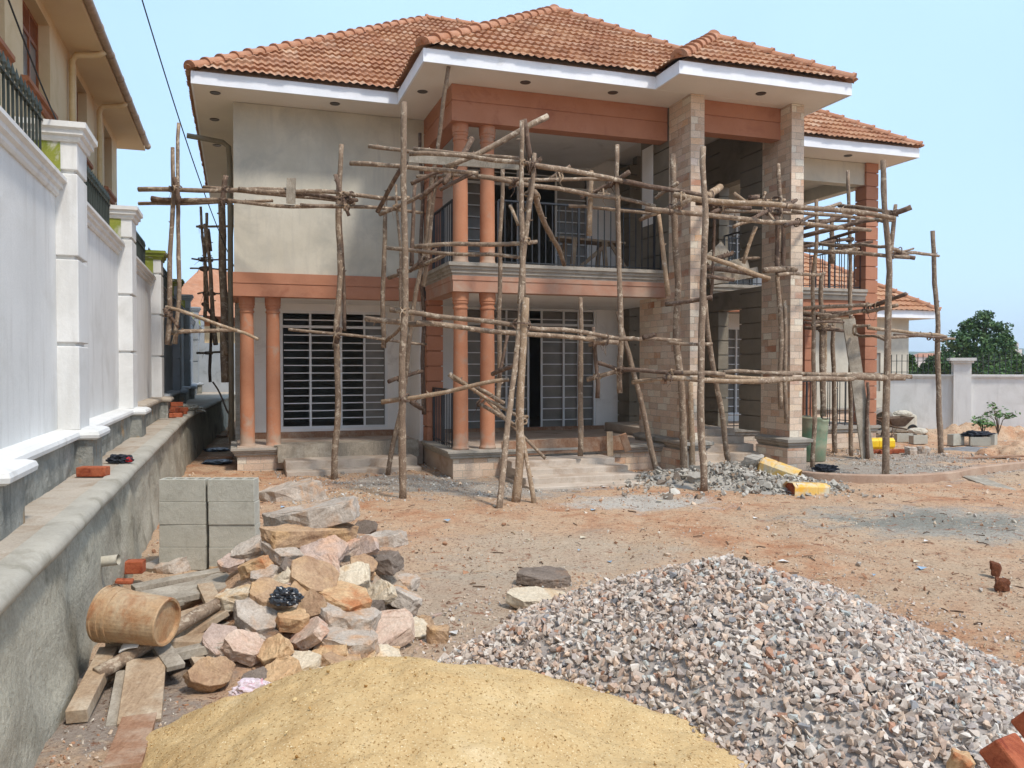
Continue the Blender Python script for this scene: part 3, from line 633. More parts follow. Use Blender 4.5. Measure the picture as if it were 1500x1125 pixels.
# work trestle on the balcony
tr = MB()
for (x, y) in ((2.75,1.7),(3.5,1.75),(2.8,2.2),(3.5,2.25)): tr.bar((x,y,3.4), (x+random.uniform(-.08,.08),y,4.15), .08, .05, (0,1,0))
tr.bar((2.5,1.95,4.18), (3.9,2.0,4.14), .45, .04); tr.bar((2.7,1.7,3.45), (3.5,1.72,4.1), .07, .03, (0,1,0)); tr.bar((3.55,1.7,4.1), (4.0,1.7,3.45), .06, .04, (0,1,0))
tag(tr.build('trestle_table', M['plank'], loc=W(3.1,1.9,3.4), world=False), 'rough timber work trestle standing on the upper balcony behind the black railing', 'trestle')
o = bpy.data.objects['trestle_table']
# mesh was given in house coordinates: rebase to its foot
me = o.data; co = np.empty(len(me.vertices)*3); me.vertices.foreach_get('co', co); co = co.reshape(-1,3) + np.array(W(3.1,1.9,3.4)) - np.array((3.1,1.9,3.4)); me.vertices.foreach_set('co', co.ravel()); o.rotation_euler.z = TH

# roofs -------------------------------------------------------------
SL = .69; ZE = 6.40
def tile_slope(b, p0, e, s_, length, run, clips, per=.125, course=.29, seg=5):
    """p0 eave start, e unit eave direction, s_ horizontal unit direction up-slope."""
    p0 = Vector(p0); e = Vector(e); s_ = Vector(s_); up = (s_ + Vector((0,0,SL))).normalized(); nrm = e.cross(up)
    if nrm.z < 0: nrm = -nrm
    L = run*math.sqrt(1+SL*SL); nc = int(L/course)+1; ns = int(length/per*seg)
    bm = bmesh.new(); uvl = bm.loops.layers.uv.new('UVMap')
    rows = []
    S = np.linspace(0, length, ns+1)
    prof = .017*np.maximum(0, np.cos(2*math.pi*S/per))**.7 - .012*np.maximum(0, -np.cos(2*math.pi*S/per))
    tid = np.floor(S/(2*per)).astype(int)
    for k in range(nc):
        rj = np.random.uniform(-.007, .007, tid.max()+2); tj = np.random.uniform(-.012, .012, tid.max()+2)
        for t_, h in ((k*course-(.04 if k == 0 else .03), .042), ((k+1)*course-.03, .0)):
            row = []
            for i, sv in enumerate(S):
                hh = prof[i] + h + (rj[tid[i]] if h else 0); tt = t_ + (tj[tid[i]] if h else 0)
                row.append(bm.verts.new(p0 + e*sv + up*tt + nrm*hh))
            rows.append((row, t_))
    for a in range(len(rows)-1):
        (r0, t0), (r1, t1) = rows[a], rows[a+1]
        for i in range(ns):
            f = bm.faces.new((r0[i], r0[i+1], r1[i+1], r1[i]))
            tm = (min(t0,t1)+.05) if a % 2 == 0 else t1+.03
            for lp in f.loops: lp[uvl].uv = ((S[i]+S[i+1])/2, tm)
    for (pt, n_) in clips:
        bmesh.ops.bisect_plane(bm, geom=bm.verts[:]+bm.edges[:]+bm.faces[:], plane_co=Vector(pt), plane_no=Vector(n_), clear_outer=True)
    bmesh.ops.recalc_face_normals(bm, faces=bm.faces)
    me = bpy.data.meshes.new('roof_slope'); bm.to_mesh(me); bm.free(); me.materials.append(M['tile'])
    o = bpy.data.objects.new('roof_slope', me); COL.objects.link(o); o.parent = b; return o
def ridge(parent, p0, p1, r=.11, name='ridge_tiles'):
    p0, p1 = Vector(p0), Vector(p1); d = p1-p0; L = d.length; n = max(1, int(L/.34)); d.normalize(); side = d.cross(Vector((0,0,1))).normalized(); up = side.cross(d)
    b = MB()
    for i in range(n):
        a0 = p0 + d*(i*L/n - .03); a1 = p0 + d*((i+1)*L/n + .01); j = random.uniform(-.006,.006); vs = []
        for (q, rr, dz) in ((a0, r*1.12, .018), (a0+d*.05, r*1.10, .018), (a0+d*.055, r, .01), (a1, r*.9, 0)):
            for k in range(11):
                th = math.pi*(k/10)*1.1 - .05*math.pi
                vs.append(q + side*math.cos(th)*rr + up*(math.sin(th)*rr*.85+dz-.02+j))
        fs = [(m*11+k, m*11+k+1, (m+1)*11+k+1, (m+1)*11+k) for m in range(3) for k in range(10)] + [tuple(range(10,-1,-1))]
        b.add(vs, fs)
    return hp(name, b, M['ridge'], parent=parent)
def mkroof(u0, u1, v0, v1, left=True, right=True):
    return hp('hip_roof', MB().box(u0+.02, v0+.02, ZE-.03, u1-.02, v1-.02, ZE-.005), M['soffit'])
# main roof
U0, U1, V0, V1 = -3.85, 10.55, 1.30, 10.98; T = (V1-V0)/2; ZR = ZE+.03+SL*T
main = hp('hip_roof', MB().add([(U0+.05,V0+.05,ZE),(U1-.05,V0+.05,ZE),(U1-.05,V1-.05,ZE),(U0+.05,V1-.05,ZE),(U0+T,V0+T,ZR-.08),(U1-T,V0+T,ZR-.08)],
      [(0,1,5,4),(1,2,5),(2,3,4,5),(3,0,4),(3,2,1,0)]), M['soffit'])
z0 = ZE+.02
tile_slope(main, (U0-.05,V0-.03,z0), (1,0,0), (0,1,0), U1-U0+.1, T, [((U0,V0,0),(-1,1,0)), ((U1,V0,0),(1,1,0))])
tile_slope(main, (U0-.03,V0-.05,z0), (0,1,0), (1,0,0), V1-V0+.1, T, [((U0,V0,0),(1,-1,0)), ((U0,V1,0),(1,1,0))], seg=4)
tile_slope(main, (U1+.03,V0-.05,z0), (0,1,0), (-1,0,0), V1-V0+.1, T, [((U1,V0,0),(-1,-1,0)), ((U1,V1,0),(-1,1,0))], seg=3)
for a, c in (((U0,V0,z0+.03),(U0+T,V0+T,ZR)), ((U1,V0,z0+.03),(U1-T,V0+T,ZR)), ((U0+T,V0+T,ZR),(U1-T,V0+T,ZR)), ((U0,V1,z0+.03),(U0+T,V0+T,ZR))): ridge(main, a, c)
# porch roof
A0, A1, B0 = -.60, 6.1, -.75; T2 = (A1-A0)/2; ZR2 = z0+SL*T2+.03; vb = V0+T2
por = hp('hip_roof', MB().add([(A0+.05,B0+.05,ZE),(A1-.05,B0+.05,ZE),(A1-.05,V0+.3,ZE),(A0+.05,V0+.3,ZE),(A0+T2,B0+T2,ZR2-.08),(A0+T2,vb,ZR2-.08)],[(0,1,4),(3,0,4,5),(1,2,5,4)]), M['soffit'])
tile_slope(por, (A0-.05,B0-.03,z0), (1,0,0), (0,1,0), A1-A0+.1, T2, [((A0,B0,0),(-1,1,0)), ((A1,B0,0),(1,1,0))])
tile_slope(por, (A0-.03,B0-.05,z0), (0,1,0), (1,0,0), vb-B0+.2, T2, [((A0,B0,0),(1,-1,0)), ((A0,V0,0),(-1,1,0))])
tile_slope(por, (A1+.03,B0-.05,z0), (0,1,0), (-1,0,0), vb-B0+.2, T2, [((A1,B0,0),(-1,-1,0)), ((A1,V0,0),(1,1,0))], seg=3)
for a, c in (((A0,B0,z0+.03),(A0+T2,B0+T2,ZR2)), ((A1,B0,z0+.03),(A0+T2,B0+T2,ZR2)), ((A0+T2,B0+T2,ZR2),(A0+T2,vb,ZR2))): ridge(por, a, c)
# tower roof
C0, C1, D0 = 3.17, 6.36, -1.50; T3 = (C1-C0)/2; ZR3 = z0+SL*T3+.02; vd = B0+T3
tow = hp('hip_roof', MB().add([(C0+.05,D0+.05,ZE),(C1-.05,D0+.05,ZE),(C1-.05,B0+.5,ZE),(C0+.05,B0+.3,ZE),(C0+T3,D0+T3,ZR3-.08),(C0+T3,vd+.5,ZR3-.08)],[(0,1,4),(3,0,4,5),(1,2,5,4)]), M['soffit'])
tile_slope(tow, (C0-.05,D0-.03,z0), (1,0,0), (0,1,0), C1-C0+.1, T3, [((C0,D0,0),(-1,1,0)), ((C1,D0,0),(1,1,0))])
tile_slope(tow, (C0-.03,D0-.05,z0), (0,1,0), (1,0,0), vd-D0+.3, T3, [((C0,D0,0),(1,-1,0)), ((C0,B0,0),(-1,1,0))])
tile_slope(tow, (C1+.03,D0-.05,z0), (0,1,0), (-1,0,0), vd-D0+3.0, T3, [((C1,D0,0),(-1,-1,0))])
for a, c in (((C0,D0,z0+.03),(C0+T3,D0+T3,ZR3)), ((C1,D0,z0+.03),(C0+T3,D0+T3,ZR3)), ((C0+T3,D0+T3,ZR3),(C0+T3,vd,ZR3))): ridge(tow, a, c, .12)
# fascia boards, mitred; path goes round the eaves
fz0, fz1 = 6.19, 6.385
prof = [(-.03,fz0),(0,fz0),(0,fz1),(-.03,fz1)]
pts = [(U0,V1),(U0,V0),(A0,V0),(A0,B0),(C0,B0),(C0,D0),(C1,D0),(C1,V0),(U1,V0),(U1,V1)]
path = []
def nrm2(a, c): dx, dy = c[0]-a[0], c[1]-a[1]; L = math.hypot(dx, dy); return (dy/L, -dx/L)
for i, p in enumerate(pts):
    ns_ = ([nrm2(pts[i-1], p)] if i else []) + ([nrm2(p, pts[i+1])] if i < len(pts)-1 else [])
    n_ = (sum(q[0] for q in ns_), sum(q[1] for q in ns_))
    if len(ns_) == 1: n_ = ns_[0]
    path.append((p[0], p[1], -(-n_[0]), n_[1]))
# walking this way the outside is on the right-hand side
hp('fascia', MB().sweep(prof, path), M['fascia'])
b = MB().box(U0+.03, V0+.03, 6.198, U1-.03, V1-.03, 6.215)
b.box(A0+.03, B0+.03, 6.193, C1-.03, V0+.028, 6.21); b.box(C0+.03, D0+.03, 6.196, C1-.035, B0+.028, 6.212)
hp('soffit', b, M['soffit'])
for (u, v) in ((-3.5,1.68),(-1.6,1.62),(-.33,.55),(1.1,-.38),(2.6,-.38),(4.9,-1.1),(-3.55,3.2),(-3.55,5.0),(9.0,1.65),(7.4,1.65),(10.3,3.5)):
    hp('recessed_light', MB().lathe([(.0,6.188),(.05,6.188),(.075,6.184),(.085,6.19),(.085,6.2)], u, v, 0, 20), M['dot'])
# roof holes: broken tiles near the tower valley are dark
# rain pipe on the left side
dp = MB().tube([(-4.05,3.9,6.05),(-3.75,3.9,6.02),(-3.42,3.9,5.98),(-3.32,3.9,5.9),(-3.30,3.9,5.6),(-3.30,3.9,.3)], .05, 12)
hp('downpipe', dp, M['pvc'], smooth=True)

# ------------------------------------------------------------------ left boundary: retaining wall and painted wall (house-aligned frame)
def fempty(name, u, v, z, label, cat, group=None): return empty(name, W(u, v, z), TH, label, cat, group)
class LF:      # mesh given in house frame coordinates, parented to an Empty standing at (u,v,z) with the same turn
    def __init__(s, root, u, v, z): s.r = root; s.o = np.array([u, v, z])
    def __call__(s, name, mb, mat, parent=None, **k):
        mb.v = [tuple(np.array(p)-s.o) for p in mb.v] if parent is None or parent is s.r or k.pop('child', True) else mb.v
        return mb.build(name, mat, parent or s.r, **k)
def edge_u(v): return -4.08 + (0 if v < 3 else .045*(v-3)**1.1)
rw = fempty('retaining_wall', -4.2, 0, 0, 'rough grey retaining wall with a rounded cement ledge along the left side', 'retaining wall'); L = LF(rw, -4.2, 0, 0)
vs_ = list(np.arange(-13, 3, .12)) + list(np.arange(3, 22, .4)); hs = list(np.linspace(-.05, .80, 14)); mb = MB(); vv = []
for v in vs_:
    for z in hs:
        n_ = mnoise.fractal(Vector((v*1.6, z*2.2, 3.1)), 1.0, 2.1, 5)*.045
        vv.append((edge_u(v)-.02+.06*(1-z/.8)+n_, v, z))
m_ = len(hs); mb.add(vv, [(i*m_+j, (i+1)*m_+j, (i+1)*m_+j+1, i*m_+j+1) for i in range(len(vs_)-1) for j in range(m_-1)])
L('render_face', mb, M['retain'], smooth=True)
mb = MB(); prof = [(-.1,.79),(-.01,.79),(.03,.80),(.05,.825),(.055,.85),(.04,.875),(.015,.89),(-.1,.895)]; vv = []; m_ = len(prof)
for v in vs_:
    w_ = .006*math.sin(v*3.1)+.004*math.sin(v*7)
    for a, z in prof: vv.append((edge_u(v)+a+w_, v, z+w_*.5))
mb.add(vv, [(i*m_+j, (i+1)*m_+j, (i+1)*m_+j+1, i*m_+j+1) for i in range(len(vs_)-1) for j in range(m_-1)]); L('ledge_nosing', mb, M['nosing'], smooth=True)
mb = MB(); vv = []
for v in vs_:
    for a in np.linspace(0, 1, 8):
        u = -4.75 + (edge_u(v)-.09+4.75)*a; vv.append((u, v, .885+ (.012*fbm(np.array([u]),np.array([v]),4,3,3)[0]+.006*fbm(np.array([u]),np.array([v]),20,2,3)[0])*(a<1)))
mb.add(vv, [(i*8+j, (i+1)*8+j, (i+1)*8+j+1, i*8+j+1) for i in range(len(vs_)-1) for j in range(7)]); L('ledge_top', mb, M['ledge'], smooth=True)
mb = MB().tube([W(-4.15,-6.35,.42), W(-3.96,-6.4,.44)], .036, 16, cap=False); mb.tube([W(-4.15,-6.35,.42), W(-3.965,-6.4,.44)], .030, 16, cap=False)
mb.v = [tuple(np.array(p)) for p in mb.v]; mb.build('drain_pipe', M['sack'], rw, world=True, smooth=True)

bw = fempty('boundary_wall', -4.6, 0, .88, 'white painted boundary wall with coping and pillars above a grey stone plinth', 'boundary wall'); L = LF(bw, -4.6, 0, .88)
PV = [-9.3, -5.1, -1.5, 2.5, 7.2, 11.3, 16.1, 21]
L('wall_panel', MB().box(-4.75, -13, 1.2, -4.56, 3.0, 3.12), M['bwall'])
L('wall_panel', MB().box(-4.75, 3.0, 1.2, -4.56, 30, 3.12), M['bwall_old'])
# stone plinth with rough face
mb = MB(); vv = []; zz = np.linspace(.86, 1.16, 6); vl = np.arange(-13, 8, .07)
for v in vl:
    for z in zz: vv.append((-4.44+mnoise.fractal(Vector((v*4, z*6, 9)), 1, 2, 5)*.02, v, z))
mb.add(vv, [(i*6+j, (i+1)*6+j, (i+1)*6+j+1, i*6+j+1) for i in range(len(vl)-1) for j in range(5)]); mb.box(-4.75, 8, .86, -4.44, 30, 1.16)
for v in PV + [-7.85]: mb.box(-4.75, v, .86, -4.31, v+.5, 1.16)
L('stone_plinth', mb, M['plinth'])
for (va, vb_, mt) in ((-13, -1.0, 'bwall'), (-1.0, 3.1, 'ledge'), (3.1, 30, 'bwall_old')):
    prof = [(-.12,1.16),(.02,1.16),(.045,1.175),(.05,1.20),(.04,1.225),(.0,1.24),(-.12,1.25)]
    path = [(-4.44, va, 1, 0)]
    for v in PV + [-7.85]:
        pass
    for v in sorted(PV + [-7.85]):
        if va <= v < vb_: path += [(-4.44, v-.001, 1, -1), (-4.30, v, 1, -1), (-4.30, v+.5, 1, 1), (-4.44, v+.501, 1, 1)]
    path.append((-4.44, vb_, 1, 0)); L('plinth_sill', MB().sweep(prof, path), M[mt])
prof = [(-.19,3.12),(.015,3.12),(.03,3.14),(.03,3.17),(.055,3.185),(.055,3.22),(.085,3.235),(.085,3.265),(-.19,3.27)]
for i in range(len(PV)-1):
    L('coping', MB().sweep(prof, [(-4.56, PV[i]+.45 if i else -13, 1, 0), (-4.56, PV[i+1], 1, 0)]), M['bwall'] if PV[i] < 2 else M['bwall_old'])
for i, v in enumerate(PV):
    if v < -9: continue
    mt = M['bwall'] if v < 2.6 else M['bwall_old']; mb = MB()
    for (za, zb) in ((1.24,1.92),(1.95,2.62),(2.65,3.31),(3.34,3.57)):
        ins = 0 if True else 0
        mb.box(-4.76, v, za, -4.40, v+.45, zb)
    mb.box(-4.74, v+.025, 1.24, -4.43, v+.425, 3.57)
    p = L('pillar', mb, mt, bevel=.008)
    pr = [(-.1,3.56),(.015,3.56),(.025,3.58),(.025,3.60),(.05,3.615),(.05,3.65),(.075,3.665),(.075,3.71),(-.1,3.725)]
    cp = MB().sweep(pr, [(-4.76,v+.45,-1,1),(-4.76,v,-1,-1),(-4.40,v,1,-1),(-4.40,v+.45,1,1),(-4.76,v+.451,-1,1)]).box(-4.74,v+.02,3.6,-4.42,v+.43,3.72)
    c = L('pillar_cap', cp, M['bwall'] if v < 2 else M['moss'] if v < 8 else mt, parent=None)
    mo = MB().box(-4.755, v-.004, 3.2, -4.52, v, 3.58)
    if 'x' and v > -6: L('moss_stain', mo, M['moss'])
def spear_fence(L, ua, va, ub, vb_, z0, z1, step, mat, posts=()):
    a = Vector((ua,va,0)); c = Vector((ub,vb_,0)); d = c-a; n = int(d.length/step); mb = MB()
    for z in (z0+.08, z1-.12): mb.bar(a+Vector((0,0,z)), c+Vector((0,0,z)), .03, .012)
    for i in range(1, n):
        q = a+d*(i/n); mb.bar(q+Vector((0,0,z0)), q+Vector((0,0,z1-.03)), .016, .016)
        mb.add([q+Vector(p) for p in ((-.02,0,z1-.05),(0,-.02,z1-.05),(.02,0,z1-.05),(0,.02,z1-.05),(0,0,z1+.03),(0,0,z1-.09))], [(0,1,4),(1,2,4),(2,3,4),(3,0,4),(1,0,5),(2,1,5),(3,2,5),(0,3,5)])
    return L('spear_railing', mb, mat)
for i in range(len(PV)-1):
    if PV[i] < 8: spear_fence(L, -4.64, PV[i]+.45, -4.64, PV[i+1], 3.27, 3.82, .115, M['fence_g'])

# ------------------------------------------------------------------ neighbour's house, upper left
nh = fempty('neighbouring_house', -6.0, 8, 0, 'ochre and cream two-storey neighbouring house with brown windows behind the white wall', 'house'); L = LF(nh, -6.0, 8, 0)
def vat(px, u):      # v where the picture column px meets the plane u
    a = (px-750)/F; o = np.array([0,0,0])-O; cu, cv = o@EX, o@EY; d = np.array([a,1,0]); return cv + (u-cu)/(d@EX)*(d@EY)
w3 = [(.6, 2.35), (4.65, 5.75), (7.95, 9.15)]
w3 = [(w3[0][0], w3[0][1])] + w3[1:]
wz = [(5.0, 7.0)]*3
mb = MB(); wall_v(mb, -12, 10.0, -6.25, -6.0, 0, 7.36, [(-2.6, -.35, 5.8, 7.2)] + [(a, c, 5.8, 7.2) for a, c in w3]); mb.box(-14, 9.75, 0, -6.25, 10.0, 7.36)
L('wall', mb, M['nwall'])
mb = MB().box(-14, -12, 7.36, -5.42, 10.75, 7.44); L('soffit', mb, M['nsoffit'])
mb = MB().tube([(-5.36, v, 7.46) for v in np.arange(-12, 10.9, .8)], .075, 12); 
for v in np.arange(-11.5, 10.8, 1.3): mb.tube([(-5.36, v, 7.46), (-5.36, v+.08, 7.46)], .085, 12)
L('gutter', mb, M['gutter'], smooth=True)
mb = MB().add([(-5.45,-12,7.44),(-5.45,10.75,7.44),(-8.8,7.5,9.4),(-8.8,-12,9.4),(-14,10.75,7.44)], [(0,1,2,3),(1,4,2)]); L('roof', mb, M['ridge'])
for (a, c) in [(-2.6, -.35)] + w3:
    mb = MB(); 
    for v in (a+.03, a+(c-a)/3, a+2*(c-a)/3, c-.03): mb.box(-6.22, v-.03, 5.8, -6.16, v+.03, 7.2)
    for z in (5.83, 6.80, 7.17): mb.box(-6.215, a, z-.03, -6.165, c, z+.03)
    k = L('window_frame', mb, M['brownwood'])
    mb = MB().box(-6.20, a, 5.83, -6.19, c, 6.8); L('window_pane', mb, M['glass_grey'])
    mb = MB()
    for i in range(int((c-a)/.07)): mb.bar((-6.18,a+i*.07,6.83), (-6.18,a+i*.07+.2,7.15), .012, .012)
    for i in range(int((c-a)/.07)): mb.bar((-6.17,a+i*.07+.2,6.83), (-6.17,a+i*.07,7.15), .012, .012)
    L('ventilation_lattice', mb, M['brownwood'])
    pr = [(-.02,5.62),(.03,5.62),(.05,5.66),(.05,5.71),(.09,5.74),(.09,5.80),(-.02,5.81)]
    L('window_sill', MB().sweep(pr, [(-6.0, a-.12, 1, 0), (-6.0, c+.12, 1, 0)]), M['ntrim'])
mb = MB().box(-8.5, -11.5, 4.0, -6.9, 9.5, 4.05).box(-9, -11.5, 4, -8.9, 9.5, 7.3); L('interior_wall', mb, M['rdark'])
for v in (3.75, 6.75):
    mb = MB().tube([(-5.4,v,7.38),(-5.5,v,7.30),(-5.85,v,7.26),(-5.92,v,7.15),(-5.92,v,4.6),(-5.92,v-.25,4.2),(-5.92,v-.25,.5)], .055, 12); L('downpipe', mb, M['pvc_y'], smooth=True)

# ------------------------------------------------------------------ behind the left alley
rh = fempty('red_roofed_house', -7, 24, 0, 'low house with plain orange roof seen beyond the alley', 'house'); L = LF(rh, -7, 24, 0)
L('roof', MB().add([(-6.2,22,3.9),(4,22,3.3),(4,33,3.3),(-6.2,33,3.9),(-4.6,26,6.2),(1.5,26.5,5.0)],[(0,1,5,4),(1,2,5),(2,3,4,5),(3,0,4)]), M['ridge'])
L('wall', MB().box(-5.8,22.6,0,3.6,32,3.4), M['nwall'])
bk = fempty('back_wall', -2, 18, 0, 'grey plastered wall closing the far end of the alley', 'wall'); L = LF(bk, -2, 18, 0)
L('wall_panel', MB().box(-4.5,18,0,-.5,18.2,2.6), M['bwall_old'])
def palm(loc, h, label):
    t = empty('palm_tree', loc, 0, label, 'palm tree'); x, y, z = loc
    MB().tube([(x,y,z),(x+.1,y,z+h*.5),(x+.05,y,z+h)], [.18,.14,.12], 10).build('trunk', M['trunk'], t, world=True, smooth=True)
    mb = MB(); C = []
    for k in range(15):
        a = k*2.4; e = random.uniform(.1,1.1); Lf = random.uniform(1.6,2.3); d = Vector((math.cos(a),math.sin(a),0)); pr = Vector((x+.05,y,z+h)); s_ = d.cross(Vector((0,0,1)))
        prev = pr
        for i in range(1, 14):
            f = i/13; p = pr + d*(Lf*f*math.cos(e*.6)) + Vector((0,0,Lf*(math.sin(e)*f-.9*f*f)))
            for sg in (-1,1):
                w = .55*math.sin(math.pi*min(f+.12,1))**.6
                q = p + s_*sg*w*.8 + Vector((0,0,-w*.6)) + d*.15
                mb.add([prev, p, q], [(0,1,2)]); C += [(random.uniform(.1,.9),)*3]
            prev = p
    mb.build('crown', M['leaf2'], t, world=True, colors=C)
palm(W(-7.6,33,0), 5.2, 'palm crown rising above the orange roof beyond the alley, left of the scaffold poles')
palm(W(-5.0,36,0), 5.0, 'palm seen between the scaffold poles beside the side wall of the villa')

# ------------------------------------------------------------------ right side: boundary wall, outbuilding, trees, hills
P0, P1 = np.array([10.3,22.55]), np.array([16.0,20.43]); dv = (P1-P0)/np.linalg.norm(P1-P0); nv = np.array([dv[1],-dv[0]]); nv = -nv if nv[1] > 0 else nv
rb = empty('perimeter_wall', (11.47,23.31,0), 0, 'low grey-white perimeter wall with capped pier and black fence at the right', 'boundary wall')
def bx2(mb, s0, s1, t0, t1, z0, z1):     # along wall s, across t (towards the camera)
    q = [P0+dv*a+nv*c for a, c in ((s0,t0),(s1,t0),(s1,t1),(s0,t1))]; return mb.prism([tuple(p) for p in q], z0, z1)
def rbp(name, mb, mat, **k): return mb.build(name, mat, rb, world=True, **k)
rbp('wall_panel', bx2(MB(), 0, 9, -.1, .08, -.1, 1.46), M['bwall'])
rbp('coping', bx2(bx2(MB(), 0, 9, -.12, .11, 1.46, 1.50), 0, 9, -.14, .14, 1.503, 1.56), M['bwall'])
sp = 1.62
rbp('pier', bx2(MB(), sp, sp+.42, -.2, .22, -.1, 1.86), M['bwall']); rbp('pier_cap', bx2(bx2(MB(), sp-.05, sp+.47, -.25, .27, 1.86, 1.92), sp-.1, sp+.52, -.3, .32, 1.923, 2.0), M['bwall'])
mb = MB()
for z in (1.62, 1.92): mb.bar((*(P0),z), (*(P0+dv*9),z), .03, .015)
for i in range(int(9/.13)):
    q = P0+dv*(i*.13); 
    if sp-.05 < i*.13 < sp+.5: continue
    w_ = .04 if i % 14 == 0 else .016
    mb.bar((*q,1.56), (*q,2.1), w_, w_)
rbp('spear_railing', mb, M['fence_g'])

ob = fempty('outbuilding', 17, 8.15, 0, 'single-storey cream outbuilding with orange tiled hip roof, partly hidden behind the terrace pillar', 'building'); L = LF(ob, 17, 8.15, 0)
L('wall', wall_u(MB(), 12.5, 17.0, 8.15, 8.35, 0, 3.28, [(15.0,15.9,1.0,2.2),(16.15,16.45,.95,1.3)]).box(16.8,8.35,0,17,13,3.28), M['cream'])
L('window_panel', MB().box(16.15,8.2,.95,16.45,8.25,1.3).box(15.0,8.2,1.0,15.9,8.25,2.2), M['rdark'])
L('paint_sample', MB().box(16.62,8.142,.85,16.99,8.148,1.42), M['yelpaint'])
L('base_moulding', MB().sweep([(-.05,.34),(.06,.34),(.08,.38),(.08,.43),(.14,.45),(.14,.5),(-.05,.52)], [(12.5,8.15,0,-1),(17.0,8.15,1,-1),(17,13,1,0)]), M['concrete'])
L('plinth', MB().box(12.5,8.1,-.1,17.05,8.15,.34), M['clad'])
E0, E1, G0, G1 = 11.0, 17.55, 7.5, 13.5; T4 = 2.9
orf = L('roof', MB().box(E0+.05,G0+.05,3.28,E1-.05,G1,3.3), M['soffit'])
L('fascia', MB().sweep([(-.03,3.27),(0,3.27),(0,3.5),(-.03,3.5)], [(E0,G0,0,-1),(E1,G0,1,-1),(E1,G1,1,0)]), M['fascia'])
orf2 = bpy.data.objects.new('tiled_roof', None); COL.objects.link(orf2); orf2.parent = ob; orf2.location = (-17,-8.15,.0)
tile_slope(orf2, (E0,G0-.03,3.5), (1,0,0), (0,1,0), E1-E0, T4, [((E1,G0,0),(1,1,0)), ((E0,G0,0),(-1,1,0))], per=.2, seg=4)
tile_slope(orf2, (E1+.03,G0,3.5), (0,1,0), (-1,0,0), 5.5, T4, [((E1,G0,0),(-1,-1,0))], per=.2, seg=3)
def hp2(p0, p1): 
    o_ = ridge(orf2, p0, p1, .13); return o_
hp2((E1,G0,3.52),(E1-T4,G0+T4,3.52+SL*T4)); hp2((E0,G0,3.52),(E0+T4,G0+T4,3.52+SL*T4)); hp2((E0+T4,G0+T4,3.52+SL*T4),(E1-T4,G0+T4,3.52+SL*T4))

def crown(name, parent, blobs, n, leaf, mat, seed=1):
    rs = np.random.RandomState(seed); V = []; C = []
    wts = np.array([r[3]**2 for r in blobs]); wts = wts/wts.sum()
    for k in rs.choice(len(blobs), n, p=wts):
        x, y, z, r = blobs[k][:4]; d = rs.normal(size=3); d /= np.linalg.norm(d); rr = r*(.55+.5*rs.rand())*(1+.25*math.sin(5*d[0]+3*k)*math.cos(4*d[2]+k))
        c = np.array([x,y,z])+d*rr*np.array([1,1,.9]); a = rs.normal(size=3); a /= np.linalg.norm(a); b_ = np.cross(a, rs.normal(size=3)); b_ /= np.linalg.norm(b_); s_ = leaf*rs.uniform(.6,1.3)
        V.append([c-a*s_, c+b_*s_*.45, c+a*s_, c-b_*s_*.45]); C.append((rs.uniform(0,1),)*3)
    mb = MB(); mb.v = [tuple(p) for q in V for p in q]; mb.f = [(4*i,4*i+1,4*i+2,4*i+3) for i in range(n)]
    return mb.build(name, mat, parent, world=True, colors=C, uv=False)
def tree(name, loc, blobs, n, leaf, mat, label, cat, seed=1, tr=.16, group=None):
    t = empty(name, loc, 0, label, cat, group); x, y, z = loc; mb = MB()
    zt = min(b_[2] for b_ in blobs); mb.tube([(x,y,z),(x+.05,y,z+(zt-z)*.6),(x,y,zt)], [tr,tr*.8,tr*.65], 9)
    for bl in blobs[:9]: mb.tube([(x,y,zt-.1),((x+bl[0])/2+.05,(y+bl[1])/2,(zt+bl[2])/2),tuple(bl[:3])], [tr*.55,tr*.35,tr*.12], 6)
    mb.build('trunk', M['trunk'], t, world=True, smooth=True); crown('crown', t, blobs, n, leaf, mat, seed); return t
def px_blobs(lst, d):     # lobes of the crown measured at their distance
    out = []
    for (px, py, r, dd) in lst: p = at(px, py, d+dd); out.append((p[0], p[1], p[2], r*(d+dd)/F))
    return out
d = 33
bl = px_blobs([(1440,470,15,0),(1446,462,9,.3),(1420,482,16,.2),(1402,500,16,-.2),(1460,490,20,.3),(1428,505,26,0),(1465,515,22,-.3),(1400,520,20,.3),(1440,530,26,-.4),(1478,525,16,.2),(1408,540,18,0),(1472,540,14,0),(1417,475,8,0),(1460,478,8,0),(1476,502,10,0)], d)
p = at(1437, 560, d); tree('broadleaf_tree', (p[0], p[1], -.3), bl, 9000, .085, M['leaf'], 'dense dark green tree with lumpy crown behind the pier of the low wall', 'tree', 3)
for i, (lst, n, mt, lab, dd) in enumerate((
    ([(1370,535,16,0),(1385,528,14,.3),(1360,543,13,0),(1395,545,16,.2),(1345,548,10,.2)], 2600, 'leaf', 'dark green bushes left of the tall tree, behind the black fence', 27),
    ([(1480,540,12,0),(1492,530,10,0),(1470,548,12,0),(1455,550,14,0),(1498,545,12,0)], 2200, 'leaf2', 'lighter green shrubbery at the right edge behind the black fence', 27),
    ([(1334,525,6,0),(1334,535,8,0),(1340,545,8,0)], 900, 'leaf2', 'narrow strip of foliage between the outbuilding corner and the fence', 29))):
    bl = px_blobs(lst, dd); p = at(lst[0][0], 560, dd); tree('shrub', (p[0], p[1], -.2), bl, n, .07, M[mt], lab, 'shrub', 10+i, .05)
